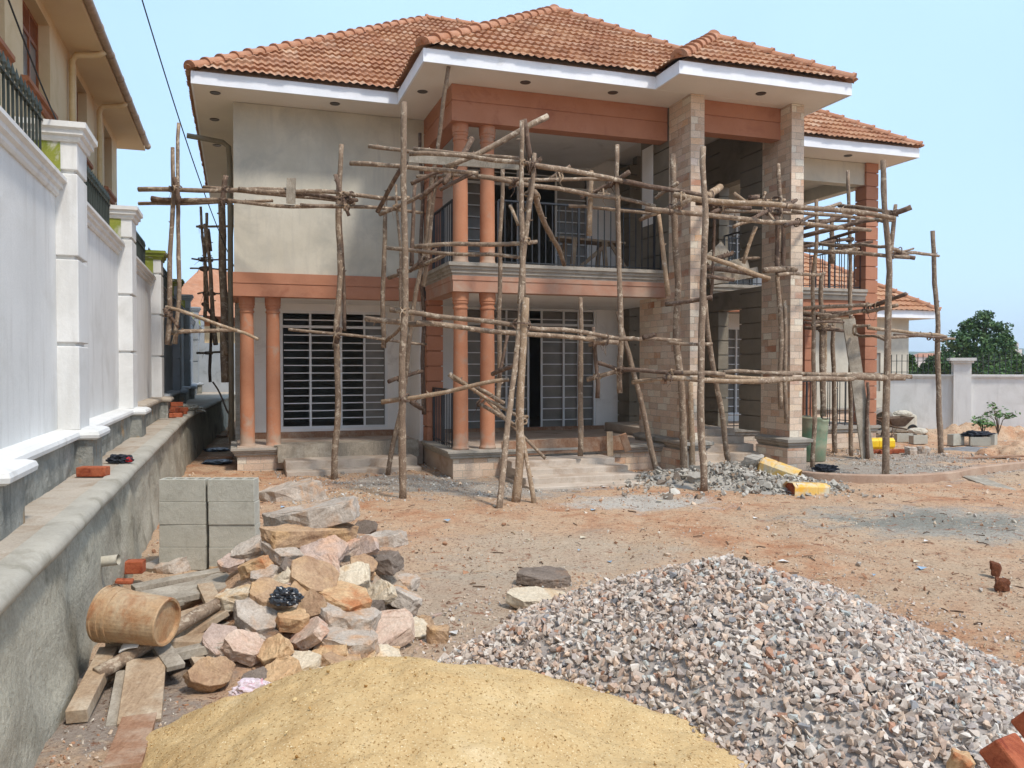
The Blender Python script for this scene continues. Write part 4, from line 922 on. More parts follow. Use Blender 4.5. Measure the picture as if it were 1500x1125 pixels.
# weed in front of the wall
def weed(loc, label, n, h, seed):
    rs = random.Random(seed); t = empty('weed', loc, 0, label, 'weed'); x, y, z = loc; mb = MB(); lf = MB(); C = []
    for k in range(n):
        a = rs.uniform(0,6.28); s_ = rs.uniform(.15,.45)*h; tip = (x+math.cos(a)*s_, y+math.sin(a)*s_, z+h*rs.uniform(.6,1)); mid = (x+math.cos(a)*s_*.3, y+math.sin(a)*s_*.3, z+h*.45)
        mb.tube([(x,y,z),mid,tip], [.012,.009,.004], 5)
        for j in range(16):
            f = rs.uniform(.35,1); q = Vector(mid).lerp(Vector(tip), f) + Vector((rs.uniform(-.1,.1),rs.uniform(-.1,.1),rs.uniform(-.06,.06)))
            a1 = Vector((rs.gauss(0,1),rs.gauss(0,1),rs.gauss(0,.5))).normalized()*.06; b1 = a1.cross(Vector((rs.gauss(0,1),rs.gauss(0,1),1))).normalized()*.025
            lf.add([q-a1, q+b1, q+a1, q-b1], [(0,1,2,3)]); C.append((rs.uniform(.2,1),)*3)
    mb.build('stems', M['trunk'], t, world=True); lf.build('leaves', M['leaf2'], t, world=True, colors=C)
p = ground_at(1462,630,.3); weed((p[0],p[1],.2), 'tall leafy weed growing on the soil mound at the foot of the white wall', 7, .75, 2)
p = ground_at(1440,631,.3); weed((p[0],p[1],.2), 'shorter leafy weed beside the taller weed on the soil mound', 7, .42, 4)
# hills
def ridge_mesh(name, dist, y0, h0, amp, mat, label, seed):
    mb = MB(); xs = np.linspace(-1.1, 1.1, 260)*dist; hh = h0 + amp*fbm(xs, xs*0+seed, 6/dist, 5, seed)*2; n = len(xs)
    rows = ((0,-.3,0),(.02,.55,0),(.05,.9,0),(.09,1.0,1),(.3,1.05,1))
    vv = [(x*(1+a), dist*(1+a), hh[i]*b_ + (fbm(np.array([x]), np.array([a*dist]), 40/dist, 3, 2)[0]*h0*.35 if c else 0)) for (a, b_, c) in rows for i, x in enumerate(xs)]  # rows climb the hillside
    mb.add(vv, [(r*n+i, r*n+i+1, (r+1)*n+i+1, (r+1)*n+i) for r in range(4) for i in range(n-1)])
    return tag(mb.build(name, mat, smooth=True), label, 'hills', kind='structure')
ridge_mesh('hills', 900, 0, 23, 10, M['hill'], 'low hazy wooded hills on the horizon', 5)
def far_building(px, py, w, h, d, label, rc='ridge', tower=False):
    c = at(px, py, d); x, y, z = c; s_ = d/F; t = empty('distant_building', (x, y, 0), 0, label, 'building')
    MB().box(x-w*s_/2, y, -1, x+w*s_/2, y+6, z+h*s_*.3).build('wall', M['farwall'], t, world=True)
    if tower: MB().box(x-w*s_*.2, y+.5, z, x+w*s_*.2, y+2, z+h*s_).build('tower', M['farwall'], t, world=True)
    else: MB().add([(x-w*s_*.55,y-.5,z+h*s_*.3),(x+w*s_*.55,y-.5,z+h*s_*.3),(x+w*s_*.55,y+6.5,z+h*s_*.3),(x-w*s_*.55,y+6.5,z+h*s_*.3),(x-w*s_*.25,y+3,z+h*s_),(x+w*s_*.25,y+3,z+h*s_)],[(0,1,5,4),(1,2,5),(2,3,4,5),(3,0,4),(3,2,1,0)]).build('roof', M[rc], t, world=True)
far_building(1362, 525, 40, 8, 300, 'distant pale building with a low pinkish roof left of the tall tree', 'ntrim')
far_building(1490, 516, 14, 14, 500, 'distant building with a small tower on the horizon at the right edge', tower=True)
far_building(1392, 517, 30, 5, 420, 'distant low white building on the horizon just left of the tree', 'farwall')
far_building(1496, 549, 22, 6, 60, 'orange-roofed building seen through the fence at the right edge')

# ------------------------------------------------------------------ scaffolds: lashed eucalyptus poles
def pole_mesh(p0, p1, r0, r1, bend=.02, stubs=2, n=None, via=None):
    p0, p1 = Vector(p0), Vector(p1); d = p1-p0; L = d.length; n = n or max(5, int(L/.22)); s1 = Vector((random.uniform(-9,9),random.uniform(-9,9),random.uniform(-9,9)))
    pts = []; rad = []
    for i in range(n+1):
        f = i/n; e = min(1, 6*f, 6*(1-f))
        w = Vector(mnoise.noise_vector(s1+Vector((f*L*.9,0,0))))*bend*L**.5*e*1.3 + Vector(mnoise.noise_vector(s1+Vector((f*L*4,5,0))))*.006
        base = p0+d*f
        if via is not None:
            m_ = Vector(via); fm = (m_-p0).length/((m_-p0).length+(p1-m_).length); k0 = p0.lerp(m_, min(1,f/fm)) if f < fm else m_.lerp(p1, (f-fm)/(1-fm))
            base = k0
        pts.append(base+w); rad.append((r0+(r1-r0)*f)*(1+.10*mnoise.noise(s1+Vector((f*L*3.5,0,7)))+random.uniform(-.03,.03)))
    mb = MB().tube(pts, rad, 9, jit=.06)
    for k in range(stubs):
        i = random.randint(1, n-1); a = Vector((random.uniform(-1,1),random.uniform(-1,1),random.uniform(-.2,1))).normalized(); r = rad[i]
        mb.tube([pts[i], pts[i]+a*(r+random.uniform(.015,.05))], [r*.38, r*.22], 5)
    return mb
def scaffold(label, base, items, group=None):
    """items: (x0,y0,d0, x1,y1,d1, width in px at its middle, kind) ends measured on the photograph, distances in metres"""
    bx_ = ground_at(base[0], base[1]); s = empty('wooden_scaffold', (bx_[0], bx_[1], 0), 0, label, 'scaffold', group)
    merged = []
    for it in items:
        if merged and merged[-1][:3] != it[:3] and merged[-1][3:6] == it[:3] and merged[-1][7][0] == 'v': q = merged.pop(); merged.append(q[:3]+it[3:6]+((q[6]+it[6])/2,)+(q[7],)+(it[:3],))
        else: merged.append(it)
    for it in merged:
        x0, y0, d0, x1, y1, d1, w = it[:7]; k = it[7] if len(it) > 7 else 'h'
        a, c = at(x0, y0, d0), at(x1, y1, d1); r = w*((d0+d1)/2)/F/2*.93
        if k == 'b':
            th = .03; MB().bar(a, c, max(w*((d0+d1)/2)/F, .02), th, (0,-1,.0) if abs(c[2]-a[2]) < 2.5 or True else (0,0,1), 6, random.uniform(-.02,.02)).build('scaffold_board', M['plank_grey'], s, world=True); continue
        name = {'v': 'upright_pole', 'h': 'cross_pole', 'd': 'diagonal_brace'}[k[0]]
        mt = M['bark_pale'] if 'p' in k[1:] else M['bark_dark'] if 'k' in k[1:] else M['bark']
        up = k[0] == 'v'
        if up and c[2] < a[2]: a, c = c, a
        if up and a[2] < .1: a = np.array([a[0], a[1], -.08])
        pole_mesh(a, c, r*(1.02 if up else .96), r*(.78 if up else .82), .024 if up else .03, stubs=random.choice((1,2,3)), via=at(*it[8]) if len(it) > 8 else None).build(name, mt, s, world=True, smooth=True)
    segs = []
    for it in merged:
        if len(it) > 7 and it[7] == 'b': continue
        segs.append((Vector(at(*it[:3])), Vector(at(*it[3:6])), it[6]*it[2]/F/2, it[7][0] if len(it) > 7 else 'h'))
    cnt = 0
    for i, (a0, a1, ra, ka) in enumerate(segs):
        for (b0, b1, rb_, kb) in segs[i+1:]:
            if cnt >= 60: break
            da, db, w0 = a1-a0, b1-b0, a0-b0; A, B, C_, D, E = da.dot(da), da.dot(db), db.dot(db), da.dot(w0), db.dot(w0); den = A*C_-B*B
            if den < .05*A*C_: continue
            ta, tb = (B*E-C_*D)/den, (A*E-B*D)/den
            if not (.03 < ta < .97 and .03 < tb < .97): continue
            pa, pb = a0+da*ta, b0+db*tb; gap = pb-pa
            if gap.length > .16: continue
            n_ = gap.normalized() if gap.length > .01 else Vector((0,1,0)); mid = (pa+pb)/2; mb = MB(); ua, ub = da.normalized(), db.normalized(); hn = gap.length/2+max(ra, rb_)+.012
            for sg in (1, -1):
                ax = (ua+ub*sg).normalized(); dg = max(ra, rb_)*1.25
                for k in range(2): mb.tube([mid + n_*hn*math.cos(th) + ax*(dg*math.sin(th)) + ua*(.012*(k-.5)) for th in np.linspace(0, 2*math.pi, 13)], .0065, 5)
            p_ = mid - n_*hn if (mid-n_*hn).y < mid.y else mid + n_*hn
            mb.tube([p_, p_+Vector((random.uniform(-.03,.03),-.02,-.05)), p_+Vector((random.uniform(-.08,.08),-.03,-random.uniform(.08,.22)))], [.006,.005,.002], 5)
            mb.build('lashing', M['bark_dark'] if cnt % 3 else M['bark_pale'], s, world=True); cnt += 1
    return s
scaffold('left scaffold of long crossbars and few uprights before the cream upper wall', (490,700), [
    (500,212,13.0, 490,700,12.95, 10,'v'), (496,258,13.15, 505,485,13.1, 6,'vk'), (262,180,12.9, 257,504,12.9, 7,'v'), (253,216,12.7, 245,505,12.7, 8,'v'),
    (203,277,12.75, 425,278,12.7, 8,'h'), (350,277,12.68, 600,290,12.6, 8,'h'), (222,291,12.9, 290,293,12.9, 9,'hk'), (203,298,12.95, 400,294,12.95, 6,'h'), (270,293,12.7, 512,303,12.65, 7,'h'), (440,300,12.6, 620,312,12.9, 6,'h'),
    (298,274,13.3, 520,298,13.2, 7,'h'), (435,285,13.1, 523,293,12.6, 8,'hk'), (255,260,12.6, 262,298,12.6, 8,'dk'), (331,257,12.55, 325,302,12.6, 9,'dk'), (427,261,12.62, 426,298,12.62, 13,'b'),
    (491,256,12.6, 511,316,12.6, 7,'dk'), (243,450,12.7, 378,497,12.5, 6,'hp'), (250,488,12.8, 348,484,13.2, 7,'h'), (240,452,12.6, 262,480,12.75, 6,'dk'), (498,480,12.85, 493,503,12.85, 9,'dk'),
    (423,483,12.8, 565,498,12.7, 5,'h'), (560,496,12.7, 624,504,13.6, 5,'h')])
scaffold('slender scaffold deep in the alley along the side wall of the house', (335,560), [
    (325,296,16.2, 331,560,16.0, 14,'v'), (340,300,15.9, 336,640,15.7, 6,'v'), (294,303,17.5, 305,455,17.4, 5,'v'), (303,312,18.0, 300,470,17.6, 6,'v'), (300,328,17.2, 316,505,17.0, 7,'v'), (296,345,17.3, 303,440,17.3, 6,'v'),
    (305,335,17, 309,368,17, 5,'vk'), (288,332,17.5, 345,331,17, 4,'h'), (281,379,17.4, 340,382,17, 3,'hk'), (279,393,18, 340,394,17, 3,'h'), (290,430,18, 340,431,17, 3,'h'), (289,517,18, 340,517,17, 4,'h'),
    (324,475,16, 332,520,15.8, 8,'vp'), (308,560,17.8, 310,440,17.8, 5,'vk'), (312,560,17, 340,612,16, 3,'dk'), (297,445,18.5, 318,470,18, 6,'dk')])
scaffold('tall central scaffold of crooked poles around the porch corner and its twin columns', (590,728), [
    (592,150,11.05, 590,728,11.0, 12,'v'), (657,97,12.2, 626,330,12.9, 7,'v'), (626,330,12.9, 567,695,13.3, 9,'v'), (580,270,12.5, 593,560,12.5, 5,'v'), (565,288,13.3, 562,510,13.3, 8,'v'), (615,195,14.0, 621,607,13.9, 7,'vk'),
    (608,270,12.6, 603,390,12.6, 7,'vk'), (641,250,12.0, 620,420,12.2, 7,'v'), (736,243,12.5, 729,605,12.5, 8,'v'), (764,177,10.9, 766,440,10.9, 9,'v'), (783,225,11.0, 761,445,10.9, 9,'v'), (765,418,10.9, 730,745,10.15, 10,'v'),
    (771,436,10.75, 755,733,10.7, 14,'vp'), (763,625,10.75, 783,735,10.6, 8,'vp'), (767,175,10.95, 779,255,11.1, 10,'dk'), (803,170,11.4, 653,245,11.3, 10,'d'), (691,204,12.4, 651,268,11.6, 10,'dk'),
    (540,214,11.4, 606,224,11.3, 7,'h'), (606,218,12.0, 760,232,11.6, 7,'h'), (600,225,11.15, 690,230,11.1, 8,'h'), (685,228,11.05, 795,244,10.95, 8,'h'), (600,232,11.9, 762,243,11.6, 12,'b'), (513,239,11.4, 700,254,11.2, 8,'h'), (650,256,11.8, 905,264,12.3, 7,'h'), (700,258,11.2, 905,290,12.6, 8,'h'),
    (610,258,11.9, 665,257,11.9, 6,'h'), (602,269,11.5, 655,247,11.5, 7,'dk'), (645,278,11.4, 693,254,11.2, 7,'dk'), (620,285,11.8, 650,262,11.8, 7,'dk'), (553,310,12.0, 595,238,11.2, 8,'dk'), (556,314,12.6, 625,282,12.2, 7,'d'), (615,290,12.2, 640,270,12, 8,'dk'),
    (607,361,11.5, 787,354,11.0, 8,'h'), (567,363,12.0, 760,377,11.05, 7,'h'), (569,407,12.9, 651,374,11.8, 7,'d'), (600,398,12.2, 640,365,12.2, 6,'dk'),
    (783,281,11.0, 826,388,13.1, 9,'d'), (747,301,11.2, 759,330,11.0, 6,'dp'), (776,262,11.1, 771,310,11.1, 6,'v'), (775,252,11.1, 792,232,11, 8,'dk'), (747,275,11.6, 760,262,11.4, 7,'dk'), (800,265,12.3, 836,243,12.2, 7,'d'),
    (572,454,11.2, 760,478,10.95, 9,'h'), (750,476,10.9, 905,496,12.3, 8,'h'), (536,467,11.5, 620,475,11.2, 10,'h'), (610,473,11.15, 905,502,12.2, 9,'h'), (566,500,12.8, 595,470,11.3, 6,'d'),
    (559,589,11.2, 745,556,10.85, 8,'hp'), (569,559,12.9, 619,544,13.4, 7,'hk'), (603,588,12.9, 617,598,13.2, 9,'dk'), (660,548,11.4, 772,616,10.8, 6,'dp'), (692,568,12.0, 799,672,11.8, 6,'d'), (700,570,11.9, 738,590,11.5, 8,'d'), (658,548,11.4, 684,564,11.4, 9,'d'), (700,590,12.0, 757,625,10.9, 7,'d'),
    (721,548,11.2, 764,530,10.75, 8,'dk'), (730,560,12.2, 744,490,12.2, 6,'vk')])
scaffold('long scaffold across the stone-clad entrance, with a board platform between the fins', (1032,718), [
    (1030,215,11.9, 1032,718,11.65, 12,'v'), (985,226,13.2, 1002,692,13.25, 12,'v'), (904,212,12.6, 908,576,12.6, 9,'v'), (905,456,13.1, 966,692,13.1, 9,'v'), (965,313,12.9, 979,434,12.9, 8,'vp'), (1033,440,12.9, 1069,685,13.4, 9,'v'), (1045,300,13,1041,440,13,5,'vk'),
    (866,250,12.7, 863,345,12.7, 9,'vp'), (850,436,12.9, 850,668,12.9, 9,'v'), (869,479,12.6, 875,583,12.6, 7,'vk'), (1140,240,13.6, 1144,600,13.6, 8,'v'), (1149,440,13.6, 1152,620,13.6, 7,'v'), (1012,560,13.2, 1016,690,13.3, 10,'vp'),
    (788,243,11.0, 912,265,12.5, 9,'h'), (903,264,12.5, 1040,289,12.6, 9,'hk'), (876,284,12.55, 960,302,12.7, 7,'h'), (945,306,12.5, 1100,322,12.5, 9,'h'), (1090,321,12.5, 1275,337,14.3, 8,'h'), (987,285,12.45, 1160,302,12.5, 10,'hp'), (1150,301,12.5, 1310,320,13.0, 9,'h'),
    (833,302,12.9, 958,313,13.0, 6,'h'), (922,252,12.4, 865,288,12.8, 8,'dk'), (1012,292,12.3, 937,322,12.9, 8,'d'), (993,268,12.7, 960,290,13, 7,'d'), (850,290,12.6, 905,262,12.6, 5,'dk'),
    (1020,297,12.8, 1100,305,13.0, 9,'hk'), (1035,290,12.6, 1055,274,13.4, 14,'dp'), (1042,312,12.7, 1075,300,13.3, 7,'dk'), (1075,283,13.4, 1096,298,13.4, 7,'dp'), (1095,294,13.4, 1150,293,13.8, 6,'hp'), (1099,322,12.7, 1134,304,13.4, 7,'dk'), (1120,305,13.4, 1137,326,12.9, 5,'dp'), (1121,281,13.6, 1115,298,13.6, 5,'dp'), (1145,300,12.7, 1166,293,13.5, 7,'dk'), (1062,310,13.4, 1175,312,13.8, 6,'h'), (1075,332,12.8, 1110,322,13.4, 6,'d'), (1096,290,13.2, 1112,288,13.2, 9,'hk'), (1150,330,12.7,1205,313,14.2,7,'dk'),
    (1107,332,13.2, 1089,386,13.2, 7,'dp'), (1035,376,12.6, 1128,408,12.8, 8,'hp'), (1034,392,13.2, 1110,404,13.3, 9,'hk'), (1036,404,12.8, 1075,410,12.9, 7,'hk'), (1120,396,12.8, 1166,395,13.3, 10,'h'), (1085,380,13.4, 1112,378,13.8, 5,'h'), (1140,403,12.9, 1208,400,13.8, 6,'h'), (1036,385,13.6, 1062,362,13.8, 20,'b'), (1040,398,13.3, 1095,385,14.0, 18,'b'), (1040,410,13.2, 1110,398,13.6, 14,'b'), (1050,378,13.2, 1073,370,13.8, 8,'hk'),
    (1138,318,13.3, 1140,402,13.3, 8,'vk'), (1147,322,13.3, 1148,400,13.3, 7,'vk'),
    (975,446,12.3, 1043,435,11.9, 8,'hk'), (860,494,12.4, 998,499,13.0, 7,'h'), (862,505,12.5, 930,495,12.4, 7,'h'), (978,501,12.0, 1044,504,11.9, 6,'h'), (942,495,12.6, 960,490,12.6, 8,'hk'),
    (872,530,13, 905,541,12.9, 7,'hk'), (860,556,12.8, 915,541,12.5, 8,'h'), (905,541,12.5, 1000,546,12.0, 8,'hk'), (926,560,12.5, 985,552,12.1, 7,'hp'), (972,556,12.1, 990,544,12.1, 9,'dk'), (978,554,11.95, 1110,558,12.1, 9,'hp'), (1040,548,12.3, 1140,554,12.6, 7,'hp'), (1060,545,12.5, 1160,549,12.8, 7,'h'), (1095,559,12.1, 1250,555,12.9, 9,'h'), (1180,548,12.9, 1335,552,13.3, 8,'h'), (1130,546,12.8, 1282,551,13.2, 6,'h'), (1240,553,12.9, 1325,554,13.2, 11,'h'), (990,546,12.2,1062,549,12.2,9,'h')])
scaffold('right-hand scaffold of weathered poles in front of the side terrace and its brown pillar', (1297,698), [
    (1294,235,13.2, 1302,400,13.15, 11,'v'), (1302,400,13.15, 1297,698,13.1, 11,'v'), (1312,300,13.5, 1303,400,13.4, 8,'v'), (1366,338,16.8, 1371,400,16.8, 8,'v'), (1371,400,16.8, 1378,664,16.65, 9,'v'),
    (1196,292,14.4, 1192,400,14.4, 7,'v'), (1192,400,14.4, 1190,685,14.3, 8,'v'), (1242,250,16.2, 1247,667,16.2, 7,'v'), (1219,315,17.2, 1219,386,17.2, 8,'v'), (1222,470,16.8, 1223,663,16.8, 8,'v'), (1204,402,15.4, 1206,610,15.3, 9,'v'), (1210,470,15.6, 1205,608,15.4, 7,'vp'), (1271,560,15.7,1271,672,15.65,6,'vk'),
    (1229,301,15.5, 1308,311,14.0, 7,'h'), (1160,309,13.2, 1310,323,13.3, 6,'h'), (1184,324,16.5, 1282,323,16.5, 5,'hk'), (1176,346,14.2, 1290,320,13.6, 8,'dk'), (1285,321,13.6, 1335,303,13.3, 10,'dk'), (1195,330,14.4, 1258,308,14.9, 8,'dk'), (1176,335,16, 1240,312,15.6, 6,'dk'), (1203,356,16.4, 1258,338,15.4, 6,'dk'), (1201,307,14.6,1231,298,15.3,7,'d'),
    (1176,357,16.2, 1302,361,13.6, 6,'h'), (1176,366,14.3, 1332,377,13.3, 7,'h'), (1302,364,13.4, 1375,375,16.5, 6,'h'), (1340,378,14, 1310,372,14.0, 7,'hk'), (1310,370,14, 1338,364,14.5, 4,'h'), (1225,366,15.5, 1279,354,15.3, 6,'dk'), (1176,362,15.5,1250,350,16.2,6,'hk'), (1210,371,15.5,1258,365,16.2,5,'h'),
    (1176,452,14.4, 1285,447,14.0, 7,'h'), (1280,448,14.0, 1327,430,13.3, 7,'dk'), (1204,467,14.4, 1270,455,14.1, 7,'h'), (1265,456,14.1, 1315,447,13.6, 7,'h'), (1175,461,15.6, 1245,457,15.2, 7,'hk'), (1176,457,15, 1218,462,15, 6,'h'), (1176,472,14.5, 1236,472,15.2, 5,'hk'), (1178,480,15.5, 1236,485,15.2, 6,'hk'), (1190,476,15.2,1230,482,15.8,5,'h'), (1176,466,15.3,1230,468,16,6,'h'),
    (1250,478,15.7, 1275,477,15.5, 5,'h'), (1272,480,15.5, 1386,493,16.4, 6,'hp'), (1250,488,15.8, 1300,499,13.6, 5,'h'), (1284,492,14.8, 1398,496,17, 5,'h'), (1310,491,15.4,1385,494,16.2,5,'hk')])
bd = MB().bar(at(1243,467,15.9), at(1271,672,15.7), .24, .035, (0,-1,.1), 6, .02)
tag(bd.build('leaning_board', M['plank_grey'], loc=tuple(ground_at(1271,672))), 'wide grey plank leaning on the right-hand scaffold before the brown pillar', 'plank')

# ------------------------------------------------------------------ small things about the yard
def rock_mesh(w, h, dep, seed, n=12):
    rs = random.Random(seed); bm = bmesh.new(); slab = w > 2.6*h; k = 7 if slab else rs.choice((4,5,5,6)); a0 = rs.uniform(0,6)
    for i in range(k):      # broken stone: an irregular outline split along two rough planes
        a = a0+2*math.pi*i/k+rs.uniform(-.3,.3); rr = rs.uniform(.92,1.08) if slab else rs.uniform(.72,1.15)
        for sz in (-1,1):
            q = rs.uniform(.9 if slab else .78,1.05)*rr; bm.verts.new((math.cos(a)*w/2*q, math.sin(a)*dep/2*q, sz*h/2*rs.uniform(.9 if slab else .65,1.05)))
    r = bmesh.ops.convex_hull(bm, input=bm.verts)
    bmesh.ops.delete(bm, geom=list({e for e in r['geom_interior']+r['geom_unused'] if isinstance(e, bmesh.types.BMVert)}), context='VERTS')
    bmesh.ops.bevel(bm, geom=bm.edges[:], offset=min(w,h)*.03, segments=1, affect='EDGES')
    bmesh.ops.triangulate(bm, faces=bm.faces[:]); bmesh.ops.subdivide_edges(bm, edges=bm.edges[:], cuts=3, use_grid_fill=True)
    bm.normal_update(); s_ = Vector((seed*1.7, seed*.3, 2)); m = min(w, h, dep)
    for v in bm.verts:
        v.co += v.normal*(mnoise.fractal(v.co*(2.2/m)+s_, 1.0, 2.0, 4)*m*.11) + Vector(mnoise.noise_vector(v.co*(5/m)+s_))*m*.035
    return bm
def rock(p, w, h, dep, mat, rot, seed, label=None, group=None, name='rock', cat='rock'):
    bm = rock_mesh(w, h, dep, seed); me = bpy.data.meshes.new(name); bm.to_mesh(me); bm.free(); me.materials.append(mat)
    o = bpy.data.objects.new(name, me); COL.objects.link(o); o.location = p; o.rotation_euler = rot; return tag(o, label, cat, group)
PC = (-1.42, 5.95)
def pile_h(x, y):
    dx, dy = x-PC[0], y-PC[1]; rx = .92 if dx > 0 else 1.25; ry = 1.75 if dy < 0 else 1.5
    return max(0, .72*(1-math.hypot(dx/rx, dy/ry)))
def march(px, py, lift=0):
    o = np.array([0,0,CAMH]); r = at(px, py, 1.0)-o; t = 2.0
    while t < 14:
        p = o+r*t
        if p[2] <= pile_h(p[0], p[1])+lift: return p
        t += .02
    return p
RL = [  # px, py, width, height, tone, label
 (432,728,78,40,'g','pale grey slab tilted behind the flat top slab of the rock pile'),
 (455,757,128,40,'g','largest flat grey slab lying on top of the rock pile'),
 (450,785,112,34,'b','brown slab lying just under the large top slab'),
 (468,812,58,44,'v','angular mauve-grey rock below the right end of the top slab'),
 (412,815,58,34,'g','small grey rock under the left end of the brown slab'),
 (362,808,40,42,'g','grey standing rock at the upper left of the pile beside the concrete blocks'),
 (373,832,44,22,'o','low orange-brown rock below the grey standing one'),
 (424,838,32,26,'d','small dark rock wedged in the middle of the pile'),
 (459,850,66,44,'b','round-edged brown rock in the middle of the pile'),
 (410,852,38,46,'c','cream upright rock above the black plastic bag'),
 (512,848,52,42,'c','cream rock with pink face right of the brown middle rock'),
 (502,800,36,38,'p','pinkish rock at the right shoulder of the pile'),
 (532,777,34,22,'d','small dark grey rock behind the right shoulder of the pile'),
 (562,794,54,24,'g','flat grey rock at the back right of the pile'),
 (535,803,38,24,'v','pinkish grey rock beside the flat grey rock at the back'),
 (566,826,52,30,'d','dark brown jagged rock at the right edge of the pile'),
 (557,873,42,36,'c','squarish cream rock on the right slope of the pile'),
 (594,883,52,30,'g','grey rock at the outermost right foot of the pile'),
 (504,884,68,32,'o','wide orange rock right of the black plastic bag'),
 (455,890,38,26,'b','small tan rock right beside the black plastic bag'),
 (508,911,72,36,'g','flat grey-green slab lying below the wide orange rock'),
 (566,926,72,54,'p','large pink and cream rock at the right front of the pile'),
 (452,932,56,44,'p','pink flat rock in the front centre of the pile'),
 (508,945,74,32,'g','flat tan-grey slab in the front below the grey-green slab'),
 (355,950,50,54,'p','pale pink slab leaning at the left front of the pile'),
 (397,958,50,44,'o','yellow-orange rock right of the leaning pink slab'),
 (408,994,50,54,'o','bright orange rock standing at the front foot of the pile'),
 (303,992,52,58,'b','grey-brown wedge-shaped rock standing nearest the timber offcuts'),
 (322,944,50,40,'v','purple-grey rock behind the grey-brown wedge'),
 (372,910,58,46,'g','grey-tan rounded rock left below the black plastic bag'),
 (392,880,60,30,'b','brown slab above the grey-tan rounded rock'),
 (436,975,48,30,'c','tan rock just right of the bright orange rock'),
 (480,962,44,30,'o','dark orange rock deep in the front of the pile'),
 (500,976,54,26,'b','brown rock half buried at the edge of the sand'),
 (532,968,34,26,'c','small yellowish rock at the edge of the sand'),
 (563,968,40,30,'c','cream rock half covered by sand'),
 (607,926,32,32,'c','pale rock right of the large pink and cream rock'),
 (311,818,28,34,'p','pointed pinkish rock in front of the right stack of blocks'),
 (337,826,30,24,'v','small purplish rock in front of the blocks'),
 (254,828,78,26,'g','thin blue-grey slab resting on boards in front of the left stack of blocks'),
 (425,912,46,28,'o','flat orange chip under the black plastic bag'),
 (480,832,30,24,'p','small pink rock between the mauve-grey and cream rocks'),
 (385,845,34,26,'g','small grey rock left of the cream upright rock'),
 (440,868,34,22,'b','small brown rock above the tan rock by the black bag'),
 (345,880,50,26,'c','cream slab at the left edge of the pile'),
 (530,830,34,26,'b','brown rock on the right slope above the cream rock'),
 (470,1000,40,24,'c','small cream rock at the front edge of the sand'),
 (370,1000,30,20,'d','small dark rock at the front foot between the wedge and the orange rock'),
]
for i, (px, py, w, h, tone, lab) in enumerate(RL):
    p = march(px, py, .02); d = p[1]; s_ = d/F; W_, H_ = w*s_*1.32, h*s_*1.15
    flat = w > 1.6*h
    if not flat: H_ *= .38
    rot = (random.uniform(-.12,.12)+(.12 if flat else random.uniform(.3,1.0)), random.uniform(-.5,.5), random.uniform(-.6,.6))
    rock(tuple(p+np.array([0,.04,0])), W_, H_*(.62 if w > 100 else .8 if flat else 1), max(W_*(.75 if w < 90 else .55), .18), RK[tone], rot, 31+i*3, lab)
g = 'small filler rocks of the rock pile'
k = 0
rsx = random.Random(5)
while k < 60:
    x, y = PC[0]+rsx.uniform(-1.15,.9), PC[1]+rsx.uniform(-1.6,1.0); hh = pile_h(x, y)
    if hh <= .02: continue
    s_ = rsx.uniform(.14,.27); rock((x, y, hh-.09), s_, s_*.36, s_*.9, RK[rsx.choice('gbcopdvg')], (rsx.uniform(-.4,.4), rsx.uniform(-.4,.4), rsx.uniform(0,6)), 500+k, 'small broken stone wedged between the larger rocks of the pile', g); k += 1
for (px, py, w, h, tone, lab) in [(800,846,78,34,'d','dark brown rock lying on the soil just behind the flat-topped tan one'), (786,878,78,42,'c','tan flat-topped rock lying on the soil left of the gravel heap'), (642,936,38,34,'b','lone brown stone between the rock pile and the gravel heap')]:
    p = ground_at(px, py+h*.42); s_ = p[1]/F; rock((p[0],p[1]+.12,h*s_*.28), w*s_*1.2, h*s_*(.42 if w > 50 else .9), w*s_*.75, RK[tone], (.16,.05,.3), px, lab)
for (px, py, w, h, lab) in [(1458,834,24,22,'upper of two dark red clods on the bare soil at the right'), (1468,857,28,20,'lower of two dark red clods on the bare soil at the right')]:
    p = ground_at(px, py+h*.4); s_ = p[1]/F; rock((p[0],p[1],h*s_*.4), w*s_, h*s_, w*s_*.8, M['clod'], (0,0,.4), px, lab, None, 'soil_clod', 'soil clod')
# under-fill of the pile and fines around it
mb = MB(); xs = np.linspace(-2.8,-.3,60); ys = np.linspace(4.1,7.6,70); vv = [(x, y, max(pile_h(x, y)-.10, -.06)+.03*mnoise.noise(Vector((x*6,y*6,0)))) for y in ys for x in xs]
mb.add(vv, [(j*60+i, j*60+i+1, (j+1)*60+i+1, (j+1)*60+i) for j in range(69) for i in range(59)]); tag(mb.build('rubble', M['soil'], smooth=True), 'earth and fine rubble filling the gaps beneath the rock pile', 'rubble', kind='stuff')

# concrete blocks, two stacks of four
def block(loc, rz, label, group, L_=.40, H_=.195, W_=.15, name='concrete_block'):
    mb = MB(); n = 4; wt = .022; a0 = -L_/2; cw = (L_-wt*(n+1))/n
    mb.box(-L_/2, -W_/2, 0, L_/2, -W_/2+wt, H_); mb.box(-L_/2, W_/2-wt, 0, L_/2, W_/2, H_)
    for i in range(n+1): mb.box(a0+i*(cw+wt), -W_/2+wt, 0, a0+i*(cw+wt)+wt, W_/2-wt, H_)
    for i in range(n): mb.box(a0+wt+i*(cw+wt), -W_/2+wt, .0, a0+wt+i*(cw+wt)+cw, W_/2-wt, H_*.55)
    o = mb.build(name, M['block'], bevel=.004); o.location = loc; o.rotation_euler = (0, 0, rz); return tag(o, label, 'concrete block', group)
lv = ['bottom block, half hidden,', 'second block from the bottom', 'third block from the bottom', 'topmost block']
